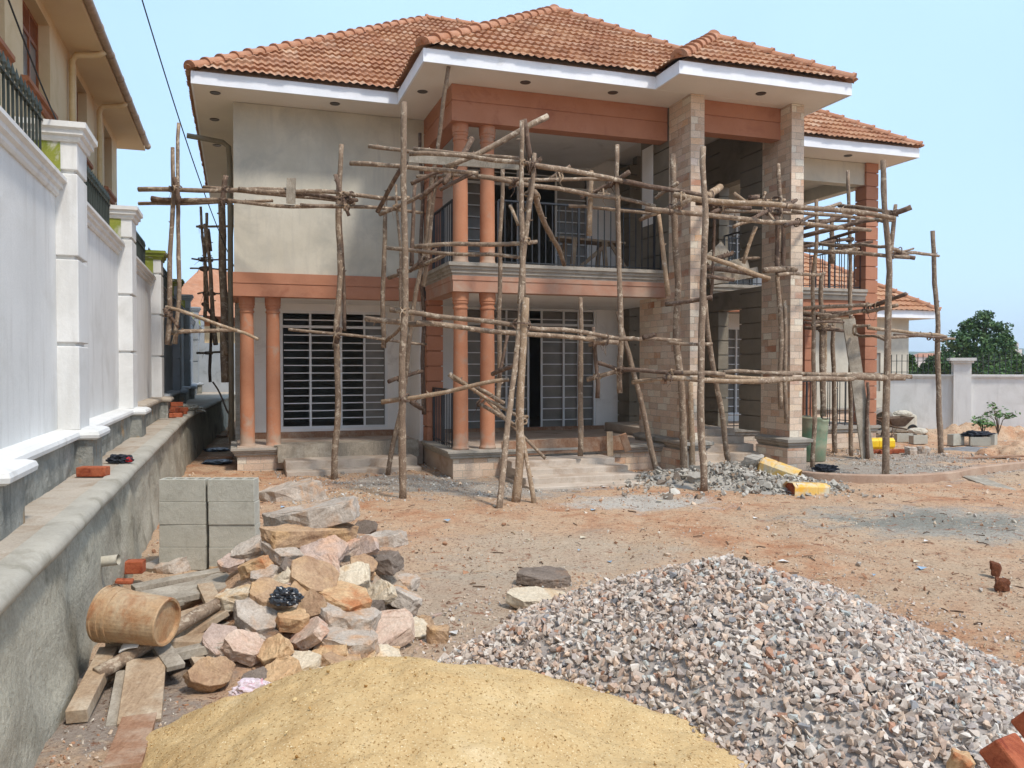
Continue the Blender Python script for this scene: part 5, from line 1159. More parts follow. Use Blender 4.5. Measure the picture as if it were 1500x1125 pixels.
for c_, (px, nm) in enumerate(((261,'left stack of grey blocks by the wall'), (334,'right stack of grey blocks by the rock pile'))):
    p = ground_at(px, 838)
    for k in range(4):
        block((p[0]+random.uniform(-.006,.006)+(.004 if k < 3 else 0), 7.13+random.uniform(-.008,.008), k*.197-.005), R(random.uniform(-1,1)), '%s in the %s' % (lv[k], nm), 'grey concrete blocks stacked beside the rock pile')
def brick(loc, rot, label, group=None, s=(.22,.11,.075)):
    mb = MB().box(-s[0]/2,-s[1]/2,0,s[0]/2,s[1]/2,s[2]); o = mb.build('clay_brick', M['brick'], bevel=.008); o.location = loc; o.rotation_euler = rot; return tag(o, label, 'brick', group)
p = ground_at(133, 697, .895); brick((p[0]+.02,p[1],.893), (0,0,.05), 'single orange clay brick lying on the ledge nearest the camera')
p = ground_at(216, 829, .1); brick((p[0],6.55,.10), (0,0,.15), 'orange brick wedged between the wall and the left stack of blocks', s=(.14,.11,.10))
brick((at(182,851,6.0)[0],6.0,.16), (0,.1,.3), 'thin orange brick shard lying on the boards below the drain pipe', s=(.12,.08,.03))
for i, (u, v, z, r_) in enumerate(((-4.2,2.6,.893,.2),(-4.22,3.1,.893,.5),(-4.18,3.6,.893,-.2),(-4.3,3.3,.968,.1),(-4.12,3.0,.968,1.0),(-4.25,2.85,.968,1.4),(-4.2,3.9,.893,.8),(-4.25,3.5,1.043,.4))):
    brick(W(u, v, z), (0,0,TH+r_), 'orange clay brick in the loose heap at the far end of the ledge', 'bricks heaped on the ledge')
# foreground bricks, lower right
for i, (px, py, d, rot, lab) in enumerate(((1466,1122,2.35,(.75,.1,.65),'nearest orange brick in the lower right corner, over the gravel'),(1512,1078,2.5,(.7,.15,.6),'uppermost orange brick cut by the right edge of the picture'))):
    brick(tuple(at(px,py,d)), rot, lab, 'bricks in the lower right corner', s=(.13,.11,.075))
p = at(1408,1122,2.9); rock(tuple(p), .10, .09, .10, RK['o'], (.2,.1,.3), 77, 'tan lump at the bottom edge beside the corner bricks')
# dark tool bag with red cloth on the ledge
def crumple(loc, sx, sy, sz, mat, seed, name, label, cat, amp=.35, sub=4):
    bm = bmesh.new(); bmesh.ops.create_icosphere(bm, subdivisions=sub, radius=1)
    for v in bm.verts:
        q = Vector((v.co.x*1.6+seed, v.co.y*1.6, v.co.z*1.6)); r = 1+amp*mnoise.fractal(q, .8, 2.2, 5)+amp*.6*(1-abs(mnoise.noise(q*2.3))*3)
        v.co = Vector((v.co.x*sx*r, v.co.y*sy*r, max(v.co.z*sz*r, -sz*.6)))
    me = bpy.data.meshes.new(name); bm.to_mesh(me); bm.free(); me.materials.append(mat); o = bpy.data.objects.new(name, me); COL.objects.link(o); o.location = loc
    return tag(o, label, cat) if label else o
p = ground_at(176, 677, .9); o = crumple((p[0],p[1],.925), .10,.06,.045, M['cloth'], 2, 'crumpled_bag', 'crumpled black and grey bag with a red end lying on the ledge', 'bag')
c = crumple((.085,-.01,-.005), .03,.03,.025, M['redcloth'], 7, 'red_cloth', None, None, sub=3); c.parent = o
p = march(420, 886, .05); crumple(tuple(p+np.array([0,-.03,.05])), .09,.05,.06, M['bagdark'], 12, 'plastic_bag', 'crumpled black plastic bag lying among the rocks of the pile', 'plastic bag', .28)
p = ground_at(370, 1024, .02); crumple((p[0],p[1],.06), .095,.07,.055, M['bagpink'], 5, 'plastic_bag', 'crumpled pale pink plastic bag on the ground in front of the rock pile', 'plastic bag', .3)
p = ground_at(622, 686); crumple((at(1237,687,13)[0],ground_at(1237,690)[1],.05), .18,.1,.06, M['cloth'], 9, 'cloth_scrap', 'dark cloth scrap on the grey rubble in front of the right-hand scaffold', 'rag', .4)

# bucket lying on its side
bk_ = empty('bucket', tuple(at(200,905,4.55)), 0, 'cement-caked plastic bucket lying on its side against the retaining wall', 'bucket')
mb = MB().lathe([(0,-.168),(.112,-.168),(.116,-.19),(.128,-.192),(.132,-.185),(.145,.10),(.150,.10),(.152,.115),(.147,.118),(.149,.14),(.154,.142),(.155,.155),(.149,.158),(.151,.18),(.158,.182),(.158,.195),(.145,.195),(.14,.10),(.125,-.17),(0,-.17)], 0, 0, 0, 40)
A = Matrix.Rotation(R(-90+4), 3, 'Y') @ Matrix.Rotation(R(0), 3, 'X'); A = Matrix.Rotation(R(-10), 3, 'Z') @ A
mb.v = [tuple(A @ Vector(q)) for q in mb.v]; mb.build('bucket_body', M['bucket'], bk_, smooth=False)
mb = MB().tube([tuple(A @ Vector((.165*math.cos(t_), .165*math.sin(t_), .165+.03*math.sin(t_)))) for t_ in np.linspace(0, math.pi, 16)], .004, 6); mb.build('handle', M['iron'], bk_)

# boards, log and formwork offcuts beside the bucket
def board(name, x0,y0,d0, x1,y1,d1, w, t_, label, cat='plank', mat='plank', up=(0,0,1)):
    a, c = at(x0,y0,d0), at(x1,y1,d1); loc = tuple((a+c)/2)
    return tag(MB().bar(a, c, w, t_, up, 6, random.uniform(-.006,.006)).build(name, M[mat], loc=loc, bevel=.003), label, cat)
board('timber_post', 160,955,4.6, 112,1050,4.0, .10,.07, 'short thick timber post lying against the foot of the retaining wall')
board('wooden_board', 180,985,4.42, 165,1066,3.98, .065,.03, 'narrow board under the wide board, next to the thick timber post', mat='plank_grey')
board('wooden_board', 215,968,4.5, 204,1062,4.0, .20,.045, 'wide sawn board lying flat in front of the bucket')
board('wooden_board', 205,1050,4.05, 178,1125,3.52, .16,.03, 'reddish board running out of the bottom of the picture beside the sand', mat='plank_red')
board('wooden_board', 236,955,4.6, 232,1030,4.2, .05,.03, 'thin grey board right of the wide sawn board', mat='plank_grey')
board('wooden_board', 200,968,4.62, 345,935,4.75, .20,.05, 'short nailed formwork panel below the log', mat='plank_grey')
board('wooden_board', 262,905,5.0, 388,862,5.35, .11,.04, 'long board slanting up from the bucket to the rocks, above the log')
board('wooden_board', 220,878,5.3, 345,850,5.7, .34,.04, 'broad pale panel of planks behind the bucket', mat='plank_grey')
board('wooden_board', 300,858,5.5, 322,905,5.0, .10,.04, 'short board lying across the pale panel')
board('wooden_board', 195,862,5.7, 330,836,6.1, .12,.035, 'pale board on top of the broad panel, below the drain pipe', mat='plank_grey')
board('wooden_board', 240,950,4.75, 330,895,5.0, .10,.04, 'board offcut tucked under the log')
board('wooden_board', 283,925,4.9, 352,905,5.1, .12,.03, 'pale cracked board offcut between the log and the rocks', mat='plank_grey')
board('wooden_board', 165,940,4.75, 300,940,4.85, .32,.10, 'thick stack-end of planks supporting the bucket', mat='plank')
board('wooden_board', 205,900,5.1, 262,880,5.3, .14,.03, 'pale board end poking out behind the bucket', mat='plank_grey')
board('wooden_board', 268,930,4.85, 300,985,4.5, .07,.04, 'short square offcut standing out below the log near the rocks')
board('wooden_board', 225,935,4.7, 258,978,4.45, .10,.03, 'short split board hanging over the wide sawn board', mat='plank_grey')
board('wooden_board', 310,845,5.9, 372,852,5.75, .12,.03, 'pale thin board at the top of the timber heap beside the rocks', mat='plank_grey')
a, c = at(142,988,4.33), at(368,858,5.2); lg = pole_mesh(a, c, .043, .036, .01, 2, 16); tag(lg.build('log', M['bark'], loc=tuple((a+c)/2), smooth=True), 'crooked brown log lying diagonally over the boards below the bucket', 'log')
a = at(208,941,4.5); tag(MB().bar(at(178,948,4.5), at(205,940,4.5), .09, .006, (0,-.4,1), 4, .01).build('paper_scrap', M['bwall'], loc=tuple(a)), 'torn white paper scrap between the bucket and the log', 'paper')

# jerrycans, drum
def jerry(loc, rot, label, mat='yellow', open_=True):
    r = empty('jerrycan', loc, 0, label, 'jerrycan'); r.rotation_euler = rot; r.scale = (1.2,1.2,1.2); mb = MB(); pr = []
    def ring(x, sy, sz): return [(x, y*sy, z*sz) for y, z in ((-.5,-.27),(-.3,-.5),(.3,-.5),(.5,-.27),(.5,.27),(.3,.5),(-.3,.5),(-.5,.27))]
    xs = [(-.24,.20,.16),(-.225,.235,.19),(-.08,.24,.19),(-.075,.23,.18),(-.055,.23,.18),(-.05,.24,.19),(.10,.24,.19),(.24,.235,.188)]
    V = [q for x, a_, b_ in xs for q in ring(x, a_, b_)]; n = len(xs)
    fs = [(i*8+k, i*8+(k+1)%8, (i+1)*8+(k+1)%8, (i+1)*8+k) for i in range(n-1) for k in range(8)] + [tuple(range(8))]
    mb.add(V, fs)
    if not open_: mb.f.append(tuple((n-1)*8+k for k in range(8)))
    o = mb.build('jerrycan_body', M[mat], r, smooth=False, bevel=.006); m = o.modifiers.new('s', 'SOLIDIFY'); m.thickness = .006
    if open_: 
        MB().add([(.20+0*k, .232*y, .184*z) for k, (y, z) in enumerate(((-.5,-.35),(-.35,-.5),(.35,-.5),(.5,-.35),(.5,.35),(.35,.5),(-.35,.5),(-.5,.35)))], [tuple(range(8))]).build('inner_wall', M['brick'], r)
    MB().tube([(-.24,.05,.05),(-.275,.05,.05)], .025, 12).build('spout', M[mat], r); return r
p = ground_at(1140,712,.0); jerry(tuple(at(1142,690,12.3)), (.1,.30,-.55), 'upper dusty yellow jerrycan with its bottom cut off, lying on the rubble')
jerry(tuple(at(1181,719,11.35)), (.05,-.06,math.pi+.3), 'lower whitish yellow jerrycan with its end cut open, at the foot of the rubble')
p = ground_at(1287,659); jerry((p[0],p[1],.14), (0,0,.1), 'clean bright yellow jerrycan lying beside the foot of the brown pillar', 'yellowclean', False)
p = ground_at(1197,690); dr = empty('plastic_drum', (W(6.35,-.15,0)), 0, 'green plastic water drum with a torn rim behind the second stone fin', 'drum')
mb = MB().lathe([(0,0),(.27,0),(.30,.02),(.315,.25),(.325,.27),(.32,.30),(.345,.60),(.355,.62),(.35,.65),(.355,.69),(.35,.72),(.362,.78),(.372,.80),(.372,.83),(.35,.84),(.34,.60),(.29,.03),(0,.03)], 0, 0, 0, 40)
dr.location = tuple(at(1190,655,15.3)*np.array([1,1,0])); dr.scale = (.78,.78,.92)

mb.v = [(x, y, z*(1.0-(.06 if x > .1 and z > .5 else 0))*1.08) for x, y, z in mb.v]; mb.build('drum_body', M['green'], dr, smooth=True)

# rubble heap in front of the fins
def cone_h(x, y, cx, cy, rx, ry, h, pw=1.0): r = math.hypot((x-cx)/rx, (y-cy)/ry); return max(0, h*(1-r**pw)) if r < 1 else 0
RC = [(3.35,12.55,1.35,.85,.30),(2.4,12.6,.8,.6,.16),(4.0,11.9,.9,.7,.16)]
def rub_h(x, y): return max(cone_h(x, y, *q) for q in RC)
def heap_mesh(x0, x1, y0, y1, n, m, fn, off, nz, sc_):
    mb = MB(); xs = np.linspace(x0,x1,n); ys = np.linspace(y0,y1,m); vv = []
    for y in ys:
        for x in xs: h = fn(x,y); vv.append((x, y, h+off+ (nz*mnoise.fractal(Vector((x*sc_,y*sc_,0)), 1, 2, 4) if h > 0 else -.05)))
    return mb.add(vv, [(j*n+i, j*n+i+1, (j+1)*n+i+1, (j+1)*n+i) for j in range(m-1) for i in range(n-1)])
tag(heap_mesh(1.4,5.0,11.0,13.5,60,50,rub_h,-.02,.03,5).build('rubble_heap', M['concrete'], smooth=True), 'low heap of grey mortar rubble in front of the entrance steps', 'rubble', kind='stuff')
pts = []; sz = []
while len(pts) < 1500:
    x, y = random.uniform(1.5,5.0), random.uniform(10.9,13.6); h = rub_h(x,y)
    if h <= 0 and random.random() > .12: continue
    pts.append((x,y,max(h,0)+.01)); sz.append(random.choice((.02,.025,.03,.04,.055,.03)) if random.random() > .04 else .10)
scatter(pts, sz, palette(len(pts), [srgb(150,144,134),srgb(176,170,158),srgb(196,190,178),srgb(130,118,106),srgb(168,144,120)], [4,4,2,2,1]), 'rubble_chips', M['stones'])
tag(bpy.data.objects['rubble_chips'], 'broken grey mortar chips strewn over the rubble heap by the entrance', 'rubble', kind='stuff')
for (px, py, w, h, lab) in ((1104,676,44,22,'large lumpy grey mortar lump at the top of the rubble heap by the entrance'),(1017,700,34,14,'flat pale slab of broken plaster right of the entrance steps'),(1094,702,22,24,'upright pale plaster flake in the middle of the rubble heap'),(1113,728,24,12,'flat plaster piece at the front of the rubble heap')):
    p = at(px, py, 12.5 if py < 690 else 12.1); s_ = p[1]/F; rock(tuple(p), w*s_, h*s_, w*s_*.6, M['concrete'], (.5,0,.2), px, lab, None, 'plaster_lump', 'rubble')

# kerb ring and ramp plank
kp = [(4.55,12.95),(4.7,12.75),(5.0,12.58),(5.35,12.48),(5.9,12.45),(6.5,12.62),(7.0,12.9),(7.5,13.35),(8.2,13.8),(9.3,14.35),(11.0,15.0)]
def cr(P, n=6):
    out = []
    for i in range(len(P)-1):
        p0, p1, p2, p3 = P[max(i-1,0)], P[i], P[i+1], P[min(i+2,len(P)-1)]
        for k in range(n):
            t_ = k/n; out.append(tuple(.5*((2*p1[j])+(-p0[j]+p2[j])*t_+(2*p0[j]-5*p1[j]+4*p2[j]-p3[j])*t_*t_+(-p0[j]+3*p1[j]-3*p2[j]+p3[j])*t_**3) for j in (0,1)))
    return out+[P[-1]]
kk = cr(kp); path = []
for i, q in enumerate(kk):
    a, c = kk[max(i-1,0)], kk[min(i+1,len(kk)-1)]; dx, dy = c[0]-a[0], c[1]-a[1]; l_ = math.hypot(dx,dy); path.append((q[0], q[1], dy/l_, -dx/l_))
tag(MB().sweep([(-.06,-.1),(.06,-.1),(.06,.10),(.05,.115),(-.05,.115),(-.06,.10)], path).build('garden_kerb', pm('dusty_red_kerb', srgb(168,138,116), srgb(186,160,138), 3, .9, .5, 50, stain=srgb(150,116,94), st_scale=3, fine=.14), smooth=False), 'curved low dusty red kerb edging the planting bed at the right', 'kerb', kind='structure')
board('ramp_board', 1420,698,13.0, 1478,719,11.75, .28,.03, 'grey board laid as a ramp over the kerb', mat='plank_grey')
board('wooden_board', 1405,672,15.8, 1500,668,15.6, .15,.03, 'reddish board lying on the soil at the right edge', mat='plank_red')
# formwork boards and blocks on the porch edge
board('formwork_plank', 735,658,13.15, 917,648,13.75, .24,.04, 'long brown formwork plank standing along the edge of the porch floor', mat='plank_red', up=(0,-1,0))
board('timber_peg', 894,668,13.5, 893,632,13.5, .10,.05, 'short upright timber peg fixed to the porch edge plank, left of the tilted one', up=(0,-1,0))
board('timber_peg', 920,660,13.6, 912,636,13.5, .12,.05, 'tilted brown timber offcut at the right end of the porch edge plank', mat='plank_red', up=(0,-1,0))
# hoe on the gravel
hd = empty('hoe', tuple(ground_at(1130,845,.2)), 0, 'hoe with steel blade and wooden handle lying atop the gravel heap', 'hoe')
pole_mesh(at(1085,838,6.0), at(1186,853,5.9), .017, .016, .004, 0).build('handle', M['bark_pale'], hd, world=True, smooth=True)
MB().bar(at(1080,840,6.0), at(1093,816,6.0), .10, .008, (1,0,0)).build('blade', M['iron'], hd, world=True)

# ------------------------------------------------------------------ far right bits
def wheelbarrow():
    p = ground_at(1312,640); t = empty('wheelbarrow', (p[0],p[1],0), 0, 'rusty wheelbarrow parked by the outbuilding plinth, beyond the right-hand scaffold', 'wheelbarrow')
    x, y = 0, 0; mb = MB()
    top = [(-.45,-.33,.62),(.42,-.33,.66),(.42,.33,.66),(-.45,.33,.62)]; bot = [(-.22,-.2,.36),(.18,-.2,.36),(.18,.2,.36),(-.22,.2,.36)]
    mb.add(top+bot, [(0,1,5,4),(1,2,6,5),(2,3,7,6),(3,0,4,7),(4,5,6,7)]); o = mb.build('tray', M['iron'], t); m = o.modifiers.new('s','SOLIDIFY'); m.thickness = .015
    mb = MB()
    for s_ in (-1,1):
        mb.tube([(-.95,s_*.28,.62),(-.3,s_*.26,.36),(.62,s_*.08,.2)], .017, 8); mb.tube([(-.28,s_*.24,.36),(-.35,s_*.26,0)], .015, 8); mb.tube([(-.1,s_*.24,.36),(-.35,s_*.26,.02)], .012, 8)
    mb.build('frame', M['iron'], t)
    for s_ in (-1,1): MB().tube([(-1.05,s_*.28,.64),(-.93,s_*.28,.615)], .023, 8).build('handle', M['rubber'], t)
    w = MB(); vs = []
    for i in range(20):
        a = 2*math.pi*i/20
        for k in range(8): b_ = 2*math.pi*k/8; r = .16+.04*math.cos(b_); vs.append((.62+r*math.cos(a), .04*math.sin(b_), .2+r*math.sin(a)))
    w.add(vs, [(i*8+k, ((i+1)%20)*8+k, ((i+1)%20)*8+(k+1)%8, i*8+(k+1)%8) for i in range(20) for k in range(8)])
    wh = w.build('wheel', M['rubber'], t, smooth=True); MB().tube([(.62,-.02,.2),(.62,.02,.2)], .13, 14).build('rim', M['iron'], wh)
    t.rotation_euler = (0,0,.2); t.scale = (.78,.78,.78)
wheelbarrow()
p = ground_at(1293,637); mb = MB()
V = []
for i in range(28):
    a = 2*math.pi*i/28
    for (r, y_) in ((.34,-.0),(.34,.9),(.25,.9),(.25,0)): V.append((r*math.cos(a), y_, .34+r*math.sin(a)))
mb.add(V, [(i*4+k, ((i+1)%28)*4+k, ((i+1)%28)*4+(k+1)%4, i*4+(k+1)%4) for i in range(28) for k in range(4)])
o = mb.build('concrete_pipe', M['concrete'], bevel=.01); o.location = (p[0],p[1],0); o.rotation_euler = (0,0,.15); tag(o, 'short concrete culvert pipe lying open end forward beside the brown pillar', 'concrete pipe')
for i, (px, py, z, lab) in enumerate(((1312,612,.62,'pale cement sack heaped above the concrete pipe'),(1322,606,.72,'topmost cement sack behind the wheelbarrow tray'),(1344,632,.30,'pale cement sack lying right of the wheelbarrow wheel'))):
    p = at(px, py, 21.6 if i < 2 else 20.2); crumple((p[0],p[1],p[2]), .24,.15,.09, M['sack'], 20+i, 'cement_sack', lab, 'sack', .12)
tag(MB().box(-.38,-.25,0,.38,.25,.5).build('sack_pallet', M['sack'], bevel=.09), 'pale full sack standing under the heaped cement sacks', 'sack'); q = at(1318,625,22.0); bpy.data.objects['sack_pallet'].location = (q[0],q[1],0); bpy.data.objects['sack_pallet'].name = 'full_sack'
p = ground_at(1345,650); block((p[0],p[1],0), .3, 'lone grey hollow block on the ground right of the wheelbarrow', None); block((p[0]-.1,p[1]+.5,0), .1, 'hollow block lying behind the lone grey one', None)
p = ground_at(1400,652)
block((p[0],p[1],0), .5, 'left block of the small cooking hearth on the soil', None, H_=.25); block((p[0]+.45,p[1]-.15,0), -.3, 'middle scorched block of the cooking hearth', None); block((p[0]+.85,p[1]+.05,0), .9, 'right block of the cooking hearth', None, H_=.25)
crumple((p[0]+.45,p[1],.24), .3,.16,.07, M['cloth'], 30, 'charred_cloth', 'charred dark bundle lying on the blocks of the hearth', 'bundle', .4)
p = ground_at(1430,658); tag(heap_mesh(p[0]-.8,p[0]+.9,p[1]-.5,p[1]+.5,30,20,lambda x,y: cone_h(x,y,p[0],p[1],.8,.45,.05),0,.02,8).build('ash', M['ash'], smooth=True), 'patch of grey ash around the hearth blocks', 'ash', kind='stuff')
def mound(name, c, rx, ry, h, mat, label):
    return tag(heap_mesh(c[0]-rx,c[0]+rx,c[1]-ry,c[1]+ry,60,40,lambda x,y: cone_h(x,y,c[0],c[1],rx,ry,h,1.4),-.02,.14,2.5).build(name, mat, smooth=True), label, 'soil mound')
mound('soil_mound', ground_at(1440,640), 2.1, .8, .34, M['soil'], 'long low mound of red soil along the foot of the perimeter wall')
mound('soil_mound', ground_at(1500,665), 1.0, .5, .25, M['soil'], 'red soil heap at the right edge of the picture nearer than the long mound')
for i in range(9):
    p = ground_at(random.uniform(1275,1330), random.uniform(662,668)); 
for i, (px, py) in enumerate(((1283,664),(1297,665),(1308,664),(1316,663))): 
    p = ground_at(px, py); brick((p[0],p[1],0), (0,0,random.uniform(-.3,.3)), 'orange brick in the short row under the bright yellow jerrycan', 'bricks near the yellow jerrycan')
p = ground_at(1332,672); 
for (px, py, w, lab) in ((1335,665,26,'left of two grey stones on the bare soil between the scaffold poles'),(1350,664,22,'right of two grey stones on the bare soil between the scaffold poles')):
    q = ground_at(px, py); rock((q[0],q[1],.06), w*q[1]/F, .2, .3, RK['g'], (0,0,.4), px, lab)
# alley litter
for i, (px, py, w, lab) in enumerate(((322,672,34,'upper board lying on the soil at the mouth of the alley'),(328,640,40,'board lying deeper in the alley'))):
    q = ground_at(px, py); tag(MB().bar((q[0]-w*q[1]/F/2,q[1],.03),(q[0]+w*q[1]/F/2,q[1]+.1,.03),.35,.03).build('alley_board', M['plank_red'], loc=tuple(q)), lab, 'plank')
for (px, py, lab, sd_) in ((318,678,'dark plastic sheet lying in the alley nearer the camera',3),(318,660,'dark plastic sheet lying farther into the alley',6)):
    q = ground_at(px, py); crumple((q[0],q[1],.02), .25,.22,.03, M['bagdark'], sd_, 'plastic_sheet', lab, 'plastic sheet', .4)
q = W(-4.15,4.6,.93); crumple(q, .25,.3,.08, M['sack'], 44, 'empty_sack', 'crumpled grey sacking beyond the bricks at the far end of the ledge', 'sack', .5)

# power cable from top of picture down to the alley
c0, c1 = at(190,-60,9.0), at(345,395,16.5)
cb = MB().tube([tuple(c0+(c1-c0)*f+np.array([0,0,-.25*math.sin(math.pi*f)])) for f in np.linspace(0,1,30)], .008, 6)
tag(cb.build('power_cable', M['cable'], loc=tuple(c1)), 'twisted black overhead cable running down to the side wall of the villa', 'cable')
c0, c1 = at(5,-20,5.0), at(120,250,8.0); tag(MB().tube([tuple(c0+(c1-c0)*f+np.array([0,0,-.08*math.sin(math.pi*f)])) for f in np.linspace(0,1,16)], .006, 6).build('power_cable', M['cable'], loc=tuple(c1)), 'thin dark wire crossing in front of the neighbouring house at the top left', 'cable')

# ------------------------------------------------------------------ sand heap and gravel heap
def sand_h(x, y):
    a = (x+.62)/(1.12 if x < -.62 else 1.78); b_ = (y-3.78)/(.85 if y > 3.78 else 1.7); r = math.hypot(a, b_)*(1+.10*mnoise.noise(Vector((x*1.7,y*1.7,5)))+.05*mnoise.noise(Vector((x*5,y*5,2))))
    if r >= 1: return -.01
    h = .43*(1-math.sqrt(r*r+.022))*(1.02+.12*math.sin(r*math.pi))
    if h <= 0: return -.01
    return h + .03*mnoise.fractal(Vector((x*1.6,y*1.6,8)),1,2,3)*min(1,h*8) - .035*max(0, math.sin(x*2.1+y*3.7))**6*min(1,h*6)
n, m_ = 210, 170; xs = np.linspace(-2.1,1.6,n); ys = np.linspace(1.9,4.75,m_); vv = []
for y in ys:
    for x in xs:
        h = sand_h(x,y); vv.append((x, y, -.04 if h <= 0 else h+.022*mnoise.fractal(Vector((x*4,y*4,1)),1,2,6)+.007*mnoise.noise(Vector((x*22,y*22,0)))-.01))
tag(MB().add(vv, [(j*n+i, j*n+i+1, (j+1)*n+i+1, (j+1)*n+i) for j in range(m_-1) for i in range(n-1)]).build('sand_heap', M['sand'], smooth=True), 'smooth heap of yellow plaster sand at the bottom of the picture', 'sand heap')
pts = []
while len(pts) < 3500:
    x, y = random.uniform(-2.1,1.45), random.uniform(2.6,4.75); h = sand_h(x,y)
    if h > .01: pts.append((x, y, h-.002))
    elif random.random() < .1: pts.append((x, y, .004))
scatter(pts, [random.choice((.002,.003,.003,.004,.005)) if random.random() > .02 else .011 for _ in pts], palette(len(pts), [srgb(150,112,60),srgb(214,190,140),srgb(176,140,86)], [2,2,2]), 'sand_grit', M['stones'])
tag(bpy.data.objects['sand_grit'], 'coarse brown grit and crumbs on the surface of the sand heap', 'grit', kind='stuff')
GC = (1.32, 5.0)
def grav_h(x, y):
    dx, dy = x-GC[0], y-GC[1]; rx = 1.54 if dx < 0 else 1.6; ry = 2.4 if dy < 0 else 1.55
    r = math.hypot(dx/rx, dy/ry)*(1+.10*math.sin(3*math.atan2(dy,dx)+1)+.05*math.sin(7*math.atan2(dy,dx)))
    if r >= 1: return 0
    cut = (x+.20)*.651+(y-4.40)*.759     # the sand lies against this side
    if cut <= 0: return 0
    return min(1, cut*2.2)*.60*(1-r)**.92 + .03*math.sin(x*3)*math.sin(y*2.6)*(1-r)
pts = []; sz = []
rs = random.Random(3)
while len(pts) < 19000:
    x, y = rs.uniform(-.6,3.6), rs.uniform(2.7,6.7); h = grav_h(x,y)
    if h <= 0: continue
    if abs(x/y) > .72 and y > 3.2: 
        if rs.random() > .3: continue
    s_ = rs.choice((.012,.017,.021,.024,.027,.030,.036)); pts.append((x, y, h+rs.uniform(-.018,.008))); sz.append(s_*rs.uniform(.85,1.15))
for _ in range(4500):
    x, y = rs.uniform(-.6,3.2), rs.uniform(2.7,6.7); h = grav_h(x,y)
    if h > 0: pts.append((x, y, h+rs.uniform(-.004,.012))); sz.append(rs.uniform(.004,.010))
for _ in range(1500):      # spill round the foot
    a = rs.uniform(0,6.28); k_ = rs.uniform(.9,1.22)+abs(rs.gauss(0,.06)); x, y = GC[0]+math.cos(a)*(1.62 if math.cos(a) < 0 else 1.6)*k_, GC[1]+math.sin(a)*(2.2 if math.sin(a) < 0 else 1.55)*k_
    if sand_h(x,y) > 0 or (x+.20)*.651+(y-4.40)*.759 < -.12: continue
    pts.append((x,y,.008)); sz.append(rs.uniform(.007,.02))
cols = palette(len(pts), [srgb(196,182,168),srgb(208,198,186),srgb(184,168,154),srgb(186,162,144),srgb(166,154,146),srgb(206,182,160),srgb(176,134,110),srgb(144,142,142),srgb(184,186,180)], [6,5,6,4,3,3,.7,.9,1.2], .10)
tag(scatter(pts, sz, cols, 'gravel_heap', M['stones'], flat=2.5), 'large heap of crushed pinkish grey gravel at the lower right', 'gravel heap', kind='stuff')
tag(heap_mesh(-.6,3.7,2.5,6.8,90,90,grav_h,-.022,.0,1).build('gravel_bed', M['gravelbed'], smooth=True), 'fine grey gravel packed underneath the heap', 'gravel', kind='stuff')
# chips and pebbles strewn over the soil
pts = []; sz = []
def clear(x, y): return grav_h(x,y) <= 0 and sand_h(x,y) <= 0 and pile_h(x,y) <= 0
tries = 0
while len(pts) < 9000:
    y = 3.3+ (rs.random()**1.5)*19; x = rs.uniform(-.66,.66)*y
    u = (np.array([x,y,0])-O)@EX; v = (np.array([x,y,0])-O)@EY
    if not clear(x,y) or u < -4.0 or (v > 2 and u < 6) or (v > -.1 and 0 < u < 4) or v > 12: continue
    dens = mnoise.noise(Vector((x*.8,y*.8,4)))
    if dens < rs.uniform(-.5,.25): continue
    s_ = rs.choice((.005,.006,.008,.010,.013)) if rs.random() > .03 else rs.uniform(.018,.035)
    pts.append((x,y,float(ground_h(np.array(x),np.array(y)))+s_*.3)); sz.append(s_*(1+y*.03))
tag(scatter(pts, sz, palette(len(pts), [srgb(196,174,150),srgb(174,132,102),srgb(206,194,176),srgb(146,108,82),srgb(180,170,158),srgb(104,82,66)], [5,4,3,1.5,3,.4]), 'pebbles', M['stones'], flat=1.5), 'stone chips and pebbles strewn over the site soil', 'pebbles', kind='stuff')
# mortar crumbs at the foot of the house
pts = []; sz = []
while len(pts) < 5200:
    if rs.random() < .55: u, v = rs.uniform(-2.6,3.6), rs.uniform(-1.9,2.0)
    else: u, v = rs.uniform(5.9,11), rs.uniform(-2.2,2.0)
    if (0 < u < 3.9 and v > -.05) or (-2.5 < u < -.2 and v > 1.1) or (.75 < u < 2.7 and v > -1.6): continue
    p = W(u,v,0); q = mnoise.noise(Vector((p[0]*1.1,p[1]*1.1,8)))
    if q < rs.uniform(-.45,.3): continue
    s_ = rs.uniform(.008,.022) if rs.random() > .03 else rs.uniform(.03,.05); pts.append((p[0],p[1],float(ground_h(np.array(p[0]),np.array(p[1])))+s_*.3)); sz.append(s_)
tag(scatter(pts, sz, palette(len(pts), [srgb(176,170,160),srgb(200,196,188),srgb(150,142,132),srgb(168,146,124)], [4,3,3,2]), 'mortar_crumbs', M['stones'], flat=1.5), 'grey mortar crumbs scattered along the foot of the house', 'rubble', kind='stuff')

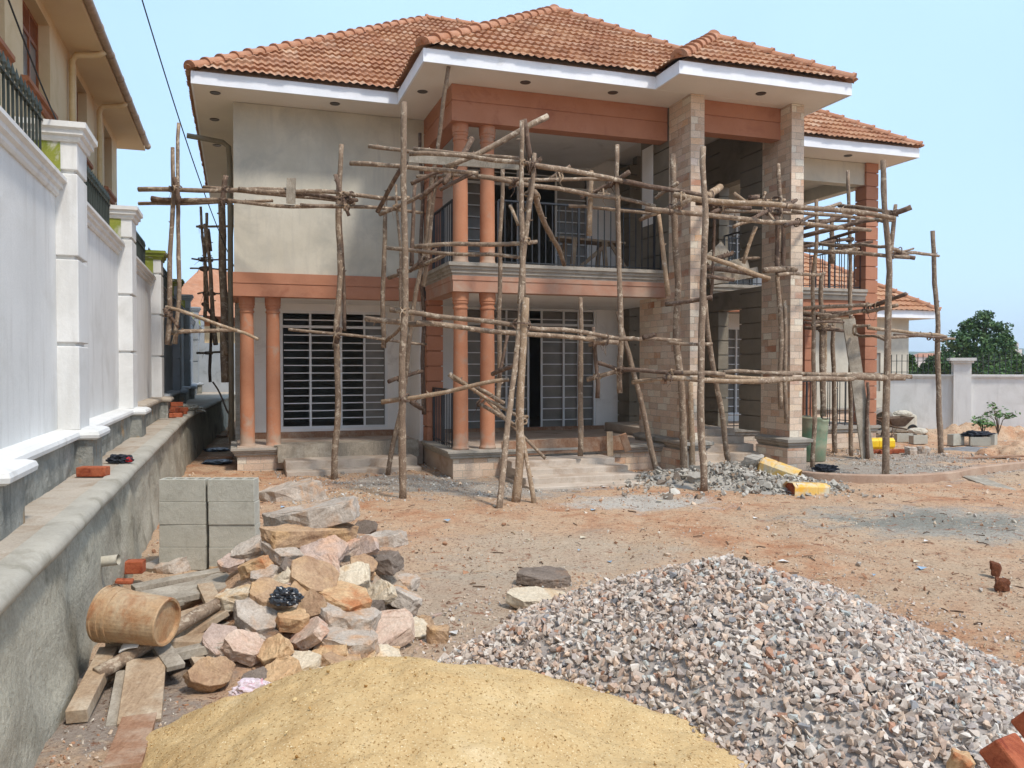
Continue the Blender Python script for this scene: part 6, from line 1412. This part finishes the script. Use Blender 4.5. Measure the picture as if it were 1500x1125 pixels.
mb = MB(); C = []
for _ in range(420):
    y = 4.5+rs.random()**1.1*13; x = rs.uniform(-.6,.66)*y; u = (np.array([x,y,0])-O)@EX; v = (np.array([x,y,0])-O)@EY
    if not clear(x,y) or u < -3.9 or (v > 1.9 and u < 6) or (v > -1.6 and 0 < u < 4): continue
    a = rs.uniform(0,3.14); l_ = rs.uniform(.03,.14); z = float(ground_h(np.array(x),np.array(y)))+.008; r = rs.uniform(.003,.007)
    n0 = len(mb.f); mb.tube([(x,y,z),(x+math.cos(a)*l_*.5,y+math.sin(a)*l_*.5,z+rs.uniform(0,.012)),(x+math.cos(a)*l_,y+math.sin(a)*l_,z)], r, 5)
    C += [rs.choice([srgb(120,96,76)[:3], srgb(176,150,120)[:3], srgb(92,72,56)[:3]])]*(len(mb.f)-n0)
for _ in range(70):
    y = 5+rs.random()*12; x = rs.uniform(-.5,.66)*y; u = (np.array([x,y,0])-O)@EX; v = (np.array([x,y,0])-O)@EY
    if not clear(x,y) or u < -3.9 or (v > 1.9 and u < 6) or (v > -1.6 and 0 < u < 4): continue
    a = rs.uniform(0,6); l_ = rs.uniform(.02,.06); z = float(ground_h(np.array(x),np.array(y)))+.012; ca, sa = math.cos(a)*l_, math.sin(a)*l_
    mb.add([(x-ca,y-sa,z),(x+sa,y-ca,z+.012),(x+ca,y+sa,z+.004),(x-sa*.6,y+ca*.6,z+.016)], [(0,1,2),(0,2,3)]); C += [rs.choice([srgb(214,210,204)[:3], srgb(150,176,196)[:3], srgb(196,184,160)[:3]])]*2
tag(mb.build('twigs_and_litter', M['stones'], colors=C), 'twigs, bark strips and paper scraps littering the yard', 'litter', kind='stuff')

# ------------------------------------------------------------------ air: pale haze between here and the hills
hz = bpy.data.materials.new('haze'); hz.use_nodes = True; ht = hz.node_tree; ht.nodes.clear()
ho = ht.nodes.new('ShaderNodeOutputMaterial'); hv = ht.nodes.new('ShaderNodeVolumePrincipled'); ht.links.new(hv.outputs[0], ho.inputs['Volume'])
hv.inputs['Color'].default_value = (.95, .98, 1, 1); hv.inputs['Density'].default_value = .0006; hv.inputs['Anisotropy'].default_value = .2
tag(MB().box(-1900, -1500, -2.0, 1900, 1700, 60).build('haze', hz, uv=False), 'thin pale haze over the whole site', 'haze', kind='stuff')
